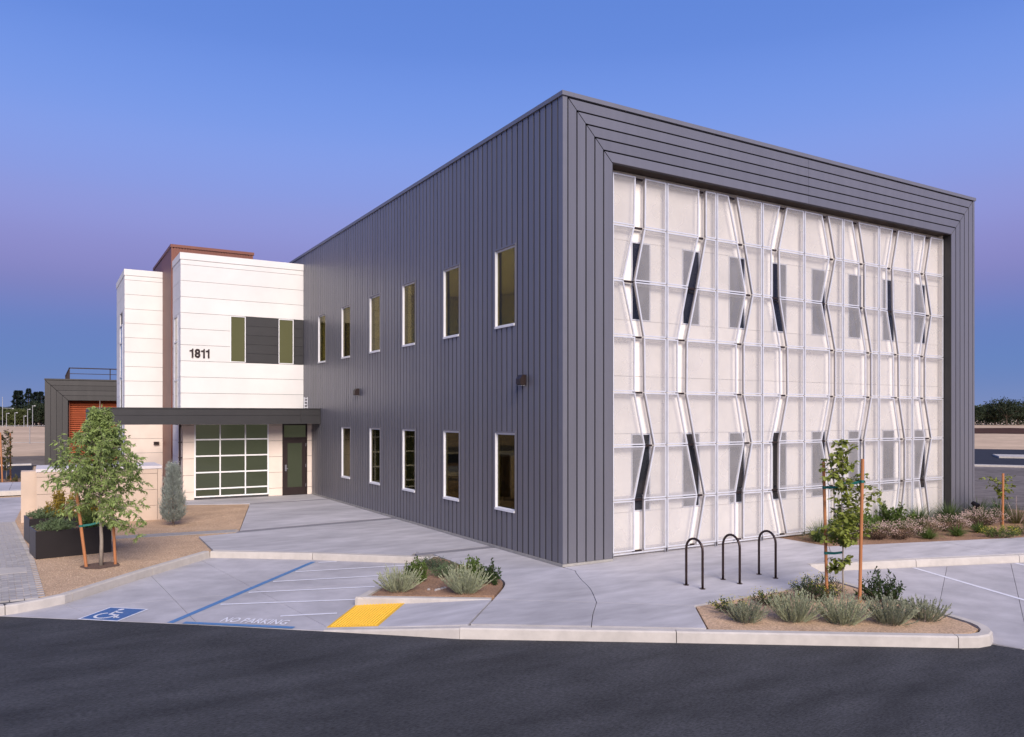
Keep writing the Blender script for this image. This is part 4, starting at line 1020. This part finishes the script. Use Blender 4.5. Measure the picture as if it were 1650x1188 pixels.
for z, n, ln in ((2.55, 3, .14), (2.40, 5, .22), (2.25, 6, .26), (2.1, 5, .24), (1.95, 5, .28), (1.8, 6, .30), (1.62, 4, .2), (1.38, 6, .28), (1.28, 5, .26), (1.12, 7, .32), (1.0, 7, .34), (.9, 6, .30), (.62, 4, .2), (.5, 3, .2)):
    for q in range(n):
        a = rgl.uniform(0, 6.283); LB.append((z, math.cos(a), math.sin(a), rgl.uniform(-.1, .7), ln * rgl.uniform(.7, 1.1)))
LB += [(1.55, 1, .1, .25, .66), (1.62, 1, -.2, .15, .58), (1.5, .9, .3, .1, .5), (1.9, 1, 0, .3, .42), (1.5, 1, .1, .2, .7), (1.55, 1, -.1, .3, .62), (1.3, 1, .1, .4, .5), (1.45, 1, 0, .35, .62), (1.6, 1, .25, .35, .5), (1.0, -1, .1, .2, .45), (1.05, 1, -.1, .25, .5), (.95, 1, .2, .1, .45), (2.05, -1, .1, .25, .38), (2.0, -1, -.2, .05, .34)]
sapling((2.39, -4.61, 0), (2.37, -4.60, 2.62), 'slender sapling with lobed leaves tied between two tall stakes', 31, LB, n_per=6, L=.088)
stake((2.31, -4.36, -.03), (2.259, -4.332, 2.24), 'tall wood stake left of the slender sapling', .026, [(.815, (2.37, -4.60, 1.86)), (.335, (2.38, -4.60, .77))])
stake((2.46, -4.86, -.03), (2.504, -4.882, 2.31), 'tall wood stake right of the slender sapling', .027, [(.845, (2.37, -4.62, 1.90))])
rgl = random.Random(8); LB = [(z, math.cos(a), math.sin(a), rgl.uniform(0, .7), ln) for z, ln in ((.75, .22), (.85, .25), (.95, .3), (1.05, .3), (1.15, .3)) for a in [rgl.uniform(0, 6.28) for _ in range(3)]] + [(1.15, -1, 0, .5, .5), (1.1, 1, .1, .5, .42)]
sapling((13.93, -1.20, 0), (13.95, -1.2, 1.35), 'small bare sapling at the far end of the shrub bed', 33, LB, n_per=5, L=.10, trunk_r=.012)
stake((13.88, -1.28, 0), (13.90, -1.28, 1.42), 'single short wood stake at the far end of the shrub bed', .03)
# far-left sapling with its stakes
rgl = random.Random(9); LB = [(z, math.cos(a), math.sin(a), rgl.uniform(.4, 1.2), .26) for z in (.5, .7, .85, 1.0, 1.2, 1.35, 1.5, 1.7, 1.85, 2.0, 2.2) for a in [rgl.uniform(0, 6.28) for _ in range(4)]]
sapling((-10.40, 30.83, -.05), (-10.40, 30.83, 2.38), 'thin sapling between stakes at the left edge by the far road', 34, LB, n_per=5, L=.11, trunk_r=.02, m='leaf_brown')
stake((-10.54, 30.5, -.1), (-10.62, 30.5, 2.25), 'wood stake left of the far sapling by the road', .035); stake((-10.25, 31.3, -.1), (-10.26, 31.3, 2.20), 'wood stake right of the far sapling by the road', .035)
for i in range(7):
    bush((-11.6 + i * .42, 30.6 + (i % 2) * .7, -.06), .32, .32, 'low dry green clump in the far planting strip, %s from the left' % ('first', 'second', 'third', 'fourth', 'fifth', 'sixth', 'seventh')[i], 300 + i, m='leaf_brown', n=320, L=.07, Wd=.025, name='low_clump', group='clumps in the far strip')

# ---- silver juniper
def juniper(loc, r, h, label, seed):
    rg = random.Random(seed); t = plant('juniper', loc, label, 'shrub'); o = Vector(loc); tr = MB(); lf = MB(); tr.tube([o, o + Vector((0, 0, h * .9))], [.03, .006], 6)
    for i in range(1300):
        z = .10 + (h - .10) * rg.random() ** 1.15; s = (z - .1) / (h - .1); rad = r * (min(1, s * 5 + .45)) * (1 - s) ** .62; a = rg.uniform(0, 6.283); k = rg.uniform(.45, 1.12)
        p = o + Vector((math.cos(a) * rad * k, math.sin(a) * rad * k, z)); d = Vector((math.cos(a) * .55, math.sin(a) * .55, 1.0)).normalized(); ln = rg.uniform(.10, .28)
        for q in range(9):
            pp = p + d * ln * q / 9; leaf(lf, pp, d + rv(rg, .55), rg.uniform(.035, .06), .018, rg)
    tr.build('trunk', 'bark_dark', t); lf.build('foliage', 'leaf_juniper', t)
juniper((-5.80, 10.49, -.02), .29, 1.60, 'silvery upright juniper growing in gravel beside the beige wall', 5)

# ---- left island plants
sage((-3.62, -.28, .004), .30, .34, 'pale sage shrub at the left of the small island bed', 41, n=170)
sage((-2.70, -.98, .004), .32, .38, 'pale sage shrub at the right of the small island bed', 42, n=180)
bush((-3.08, .22, .004), .24, .46, 'bronze and green leafy shrub behind the left sage shrub', 43, m='leaf_green', n=1400, L=.055, Wd=.028, flowers=160, fm='leaf_red')
bush((-2.28, -.42, .004), .26, .52, 'bright green leafy shrub peeking from behind the right sage shrub', 44, m='leaf_green', n=1700, L=.055, Wd=.030)
bush((-2.02, -.62, .004), .20, .44, 'dark green leafy shrub at the right rim of the small island bed', 45, m='leaf_dark', n=1100, L=.05, Wd=.028)
bush((-2.18, 1.22, .004), .62, .16, 'trailing green ground cover near the tip of the small island bed', 46, m='leaf_cover', n=3600, L=.035, Wd=.010, flat=True, name='ground_cover', oval=(.62, 1.25), cat='ground cover')
bush((-2.35, .42, .004), .40, .20, 'trailing grey green mound in the middle of the small island bed', 47, m='leaf_trail', n=2400, L=.035, Wd=.010, flat=True, name='ground_cover', cat='ground cover')
rg = random.Random(6)
for i in range(9):
    x, y, r = -3.02 + rg.uniform(-.16, .16), -.62 + rg.uniform(-.1, .1), rg.uniform(.02, .04); m = MB(); vs = []
    for zf, rf in ((-.2, .7), (.35, 1), (.8, .55)): vs += [(x + r * rf * math.cos(k * 1.047) * rg.uniform(.8, 1.15), y + r * rf * math.sin(k * 1.047) * rg.uniform(.8, 1.15), r * zf * 1.1 + .004) for k in range(6)]
    m.add(vs, [(k, (k + 1) % 6, 6 + (k + 1) % 6, 6 + k) for k in range(6)] + [(6 + k, 6 + (k + 1) % 6, 12 + (k + 1) % 6, 12 + k) for k in range(6)] + [(12, 13, 14, 15, 16, 17)])
    tag(m.build('pebble', 'pebble'), 'grey pebble in the little heap beside the right sage shrub', 'pebble', 'pebbles on the small island bed')

# ---- right island plants
sage((-.02, -4.72, -.01), .25, .25, 'grey shrub at the left end of the kerbside row', 51, m='leaf_sage_grey', n=140)
sage((.64, -5.06, -.01), .30, .36, 'second grey green shrub from the left in the kerbside row', 52, m='leaf_sage', n=170)
sage((1.12, -5.52, -.01), .32, .33, 'middle pale shrub of the kerbside row in front of the sapling', 53, m='leaf_sage', n=190)
sage((1.72, -5.88, -.01), .30, .31, 'fourth grey green shrub of the kerbside row right of the sapling', 54, m='leaf_sage_grey', n=170)
sage((2.34, -6.02, -.01), .29, .25, 'grey shrub at the right end of the kerbside row by the curved kerb', 55, m='leaf_sage_grey', n=150)
bush((.22, -4.20, -.01), .34, .20, 'low dark shrub with yellow flowers at the left tip of the sapling bed', 56, m='leaf_dark', n=1000, L=.03, Wd=.014, flowers=170, flat=True)
bush((1.05, -4.25, -.01), .34, .26, 'low dark flowering shrub behind the second kerbside shrub', 57, m='leaf_dark', n=1000, L=.03, Wd=.014, flowers=110, flat=True)
bush((1.90, -4.40, -.01), .46, .42, 'dark flowering shrub behind the left sapling stake', 58, m='leaf_dark', n=1600, L=.032, Wd=.015, flowers=150)
bush((2.45, -4.15, -.01), .45, .34, 'dark flowering shrub behind the sapling trunk', 60, m='leaf_dark', n=1400, L=.032, Wd=.015, flowers=110)
bush((2.82, -5.02, -.01), .42, .50, 'dark glossy green shrub right of the sapling stakes', 59, m='leaf_dark', n=1500, L=.06, Wd=.024)

# ---- long bed below the facade
tuft((7.10, -.55, 0), .36, .56, 'tall grass clump at the near end of the facade bed', 61, n=320, w=.012)
bush((8.45, -.45, 0), .60, .62, 'green leafy bush left of the pink shrubs by the facade', 62, n=2600, L=.08, Wd=.045)
bush((9.35, .00, 0), .6, .62, 'light green leafy bush behind the first pink shrubs', 69, n=2200, L=.08, Wd=.045)
bush((10.75, .0, 0), .65, .68, 'tall green leafy bush against the facade behind the pink row', 63, n=2800, L=.08, Wd=.045)
for i, (x, y, lab) in enumerate(((11.9, -.08, 'fountain grass clump right of the tall green bush by the facade'), (13.35, -.1, 'fountain grass clump before the dark end of the facade'), (14.6, -.22, 'wide grass clump in front of the grey siding pier'), (15.6, -.34, 'grass clump past the far building corner'))):
    tuft((x, y, 0), .55, .66, lab, 70 + i, n=420, w=.014)
for i, (x, y, lab) in enumerate(((8.55, -1.05, 'first pink tipped shrub, nearest the sapling'), (9.10, -1.28, 'second pink tipped shrub from the sapling'), (10.2, -1.2, 'third pink tipped shrub behind the small green tuft'), (11.4, -1.2, 'fourth pink tipped shrub between two green tufts'), (12.75, -1.2, 'fifth pink tipped shrub in front of the grey pier'), (13.5, -1.0, 'last pink tipped shrub beside the short stake'))):
    pinkshrub((x, y, 0), .38 + .03 * (i % 3), .34 + .03 * (i % 2), lab, 80 + i)
for i, (x, y, lab) in enumerate(((9.77, -1.62, 'small green tuft, first along the front of the facade bed'), (10.8, -1.74, 'small green tuft, second along the front of the facade bed'), (11.9, -1.72, 'small green tuft, third along the front of the facade bed'))):
    tuft((x, y, 0), .26, .34, lab, 90 + i, m='leaf_green', n=220, w=.012)
bush((11.5, -2.42, 0), .48, .28, 'low bush with yellow flowers on the walkway edge, nearer one', 95, m='leaf_green', n=1400, L=.04, Wd=.018, flowers=260, flat=True)
bush((12.5, -2.55, 0), .48, .28, 'low bush with yellow flowers at the right edge of the bed', 96, m='leaf_green', n=1400, L=.04, Wd=.018, flowers=260, flat=True)
tuft((14.6, -1.3, 0), .6, .6, 'pale dry grass clump at the far end of the facade bed', 97, m='leaf_brown', n=200, plumes=12)

# ---- plants in the planter boxes
ZS = .50
TG = dict(name='trailing_plant', cat='plant', group='plants in the planters', flat=True, m='leaf_trail')
bush((-8.64, 6.92, ZS), .42, .24, 'trailing green plant over the corner of the nearer planter', 101, n=3600, L=.065, Wd=.018, oval=(1, 1.1), **TG)
bush((-8.78, 9.30, ZS), .44, .26, 'trailing green plant in the left half of the further planter', 102, n=3600, L=.065, Wd=.018, oval=(1, 1.1), **TG)
bush((-8.44, 9.35, ZS), .42, .82, 'ochre green shrub in the middle of the further planter', 103, m='leaf_olive', n=2600, L=.065, Wd=.028, name='ochre_shrub', group='plants in the planters')
bush((-7.88, 9.55, ZS), .32, .50, 'darker ochre shrub at the right of the further planter', 105, m='leaf_olive', n=1800, L=.065, Wd=.028, name='ochre_shrub', group='plants in the planters')
bush((-7.98, 7.10, ZS), .33, .40, 'fresh green shrub at the right of the nearer planter', 104, m='leaf_green', n=2000, L=.055, Wd=.024, name='planter_shrub', group='plants in the planters')

# ================================================================== FAR TREES, FENCE, POLES
def far_tree(x, y, h, r, label, seed, kind, grp):
    rg = random.Random(seed); base = Vector((x, y, -.25)); t = plant('far_tree', base, label, 'tree', grp); tr = MB(); lf = MB()
    tr.tube([base, base + Vector((0, 0, h * (.9 if kind == 'leaf_conifer' else .5)))], [.03 * h, .008 * h], 6)
    if kind == 'leaf_conifer':
        for i in range(2200):
            s = rg.random() ** .8; z = h * (.08 + .92 * s); rad = r * (1 - s) ** .8 * (.75 + .35 * math.sin(s * 40)) + .1; a = rg.uniform(0, 6.28); k = rg.uniform(.4, 1)
            p = base + Vector((math.cos(a) * rad * k, math.sin(a) * rad * k, z)); leaf(lf, p, Vector((math.cos(a), math.sin(a), -.25)) + rv(rg, .3), rg.uniform(.4, .8), .3, rg)
    else:
        blobs = []
        for i in range(16):
            a = rg.uniform(0, 6.28); k = rg.uniform(0, .75); blobs.append((base + Vector((math.cos(a) * r * k, math.sin(a) * r * k, h * rg.uniform(.30, .80))), r * rg.uniform(.25, .45)))
            tr.tube([base + Vector((0, 0, h * .25)), blobs[-1][0]], [.012 * h, .004 * h], 4, cap=False)
        for c, br in blobs:
            for i in range(150):
                d = rv(rg); d.normalize(); p = c + Vector((d.x * br, d.y * br, d.z * br * .8)) * rg.uniform(.6, 1.05); p.z = max(p.z, .2)
                leaf(lf, p, d + rv(rg, .8), rg.uniform(.35, .75), rg.uniform(.25, .45), rg)
    tr.build('trunk', 'bark_dark', t); lf.build('crown', kind, t)
FXr = Vector((math.cos(TH), -math.sin(TH))); FFr = Vector((math.sin(TH), math.cos(TH))); CP = Vector((-8.827, -12.752))
def spot(px, dep): p = CP + FFr * dep + FXr * ((px - 825) / 1253.6 * dep); return p.x, p.y
LEFT = [(-34, 245, 7.5, 5, 'leaf_far', 'dark round tree beyond the field, out at the far left'), (-10, 250, 7, 5, 'leaf_far', 'dark round tree behind the street pole at the left edge'), (12, 255, 7, 4.5, 'leaf_far', 'rounded dark tree below the paired conifers'), (20, 248, 6, 4, 'leaf_far_light', 'light green round tree in the left tree line'),
        (26, 262, 12, 2.4, 'leaf_conifer', 'left one of the paired pointed conifers'), (33, 264, 12, 2.2, 'leaf_conifer', 'right one of the paired pointed conifers'), (34, 246, 5.5, 4, 'leaf_far_light', 'low light green tree below the right paired conifer'),
        (46, 258, 12.5, 3.6, 'leaf_conifer', 'tallest conifer right of the pair'), (53, 250, 9, 4.5, 'leaf_far', 'dark bushy tree right of the tallest conifer'), (58, 262, 11.5, 3.4, 'leaf_conifer', 'conifer just left of the dark building corner'), (66, 258, 11.5, 3.8, 'leaf_conifer', 'conifer half hidden by the dark building corner'), (64, 246, 8, 4.5, 'leaf_far', 'dark tree at the dark building corner'),
        (80, 250, 8, 5, 'leaf_far', 'dark tree behind the dark building')]
for i, (px, dep, h, r, kind, lab) in enumerate(LEFT):
    x, y = spot(px, dep); far_tree(x, y, h, r, lab, 400 + i, kind, 'tree line beyond the left field')
RIGHT = [(1570, 282, 7.5, 6, 'leaf_far', 'dark tree against the right edge of the building'), (1590, 290, 8, 5.5, 'leaf_far_light', 'paler tree beside the right edge of the building'), (1603, 284, 8.5, 6, 'leaf_far', 'dark rounded tree in the gap of the right tree line'), (1622, 280, 10.5, 7, 'leaf_far', 'largest dark oak in the right tree line'), (1640, 284, 10.5, 7, 'leaf_far', 'large dark oak at the right edge of the picture'),
         (1662, 282, 9.5, 7, 'leaf_far', 'dark oak just past the right edge'), (1612, 300, 8, 7, 'leaf_far', 'dark tree behind the largest oak')]
for i, (px, dep, h, r, kind, lab) in enumerate(RIGHT):
    x, y = spot(px, dep); far_tree(x, y, h, r, lab, 450 + i, kind, 'oaks beyond the right field')
# hedge-like growth filling in low behind the two tree lines
def far_growth(px0, px1, dep, h, label, seed):
    rg = random.Random(seed); lf = MB(); n = 3000
    for i in range(n):
        px = rg.uniform(px0, px1); x, y = spot(px, dep + rg.uniform(-3, 3)); hh = h * (.7 + .3 * math.sin(px * .21) * math.sin(px * .57 + 1))
        leaf(lf, Vector((x, y, rg.uniform(-.1, hh))), rv(rg), rg.uniform(.5, 1.0), .55, rg)
    tag(lf.build('undergrowth', 'leaf_far'), label, 'undergrowth', kind='stuff')
far_growth(-120, 95, 270, 5.0, 'dark undergrowth below the left tree line', 1); far_growth(1540, 1760, 300, 6.0, 'dark undergrowth below the right tree line', 2)
# poles
for (px, dep, h, arm, lab) in ((4, 232, 8.8, 2.6, 'tall street pole with a long arm at the left edge'), (10.5, 230, 4.0, .5, 'short pale lamp post next to the tall street pole'), (24, 230, 4.2, .5, 'pale lamp post below the light green tree'), (38.5, 232, 3.2, .4, 'small pale lamp post below the paired conifers'), (44.5, 230, 5.2, .5, 'pale lamp post left of the dark building'), (52.5, 228, 6.2, .5, 'tallest of the pale lamp posts by the dark building')):
    x, y = spot(px, dep); t = thing('street_lamp', (x, y, -.24), lab, 'street lamp', 'lamp posts along the far road')
    MB().tube([(x, y, -.24), (x, y, h)], [.09, .06], 6).build('pole', 'pole_pale', t)
    MB().tube([(x, y, h - .2 if arm < 1 else h * .62), (x + arm, y, h - .1 if arm < 1 else h * .60)], .04, 5).build('arm', 'pole_pale', t)
    MB().box(x + arm - .22, x + arm + .22, y - .2, y + .2, (h if arm < 1 else h * .62) - .25, (h if arm < 1 else h * .62)).build('lamp_head', 'pole_pale', t)
# chain link fence
fc = thing('chain_link_fence', (-30, 95, -.24), 'thin wire fence crossing the dry field on the left', 'fence')
ff = MB()
for i in range(18):
    x = -58 + i * 3.4; MB().tube([(x, 95, -.24), (x, 95, 1.9)], .05, 5).build('post', 'fence_wire', fc)
bx('top_rail', 'fence_wire', fc, -58, 0, 94.98, 95.02, 1.84, 1.90); bx('bottom_rail', 'fence_wire', fc, -58, 0, 94.98, 95.02, -.1, -.05)
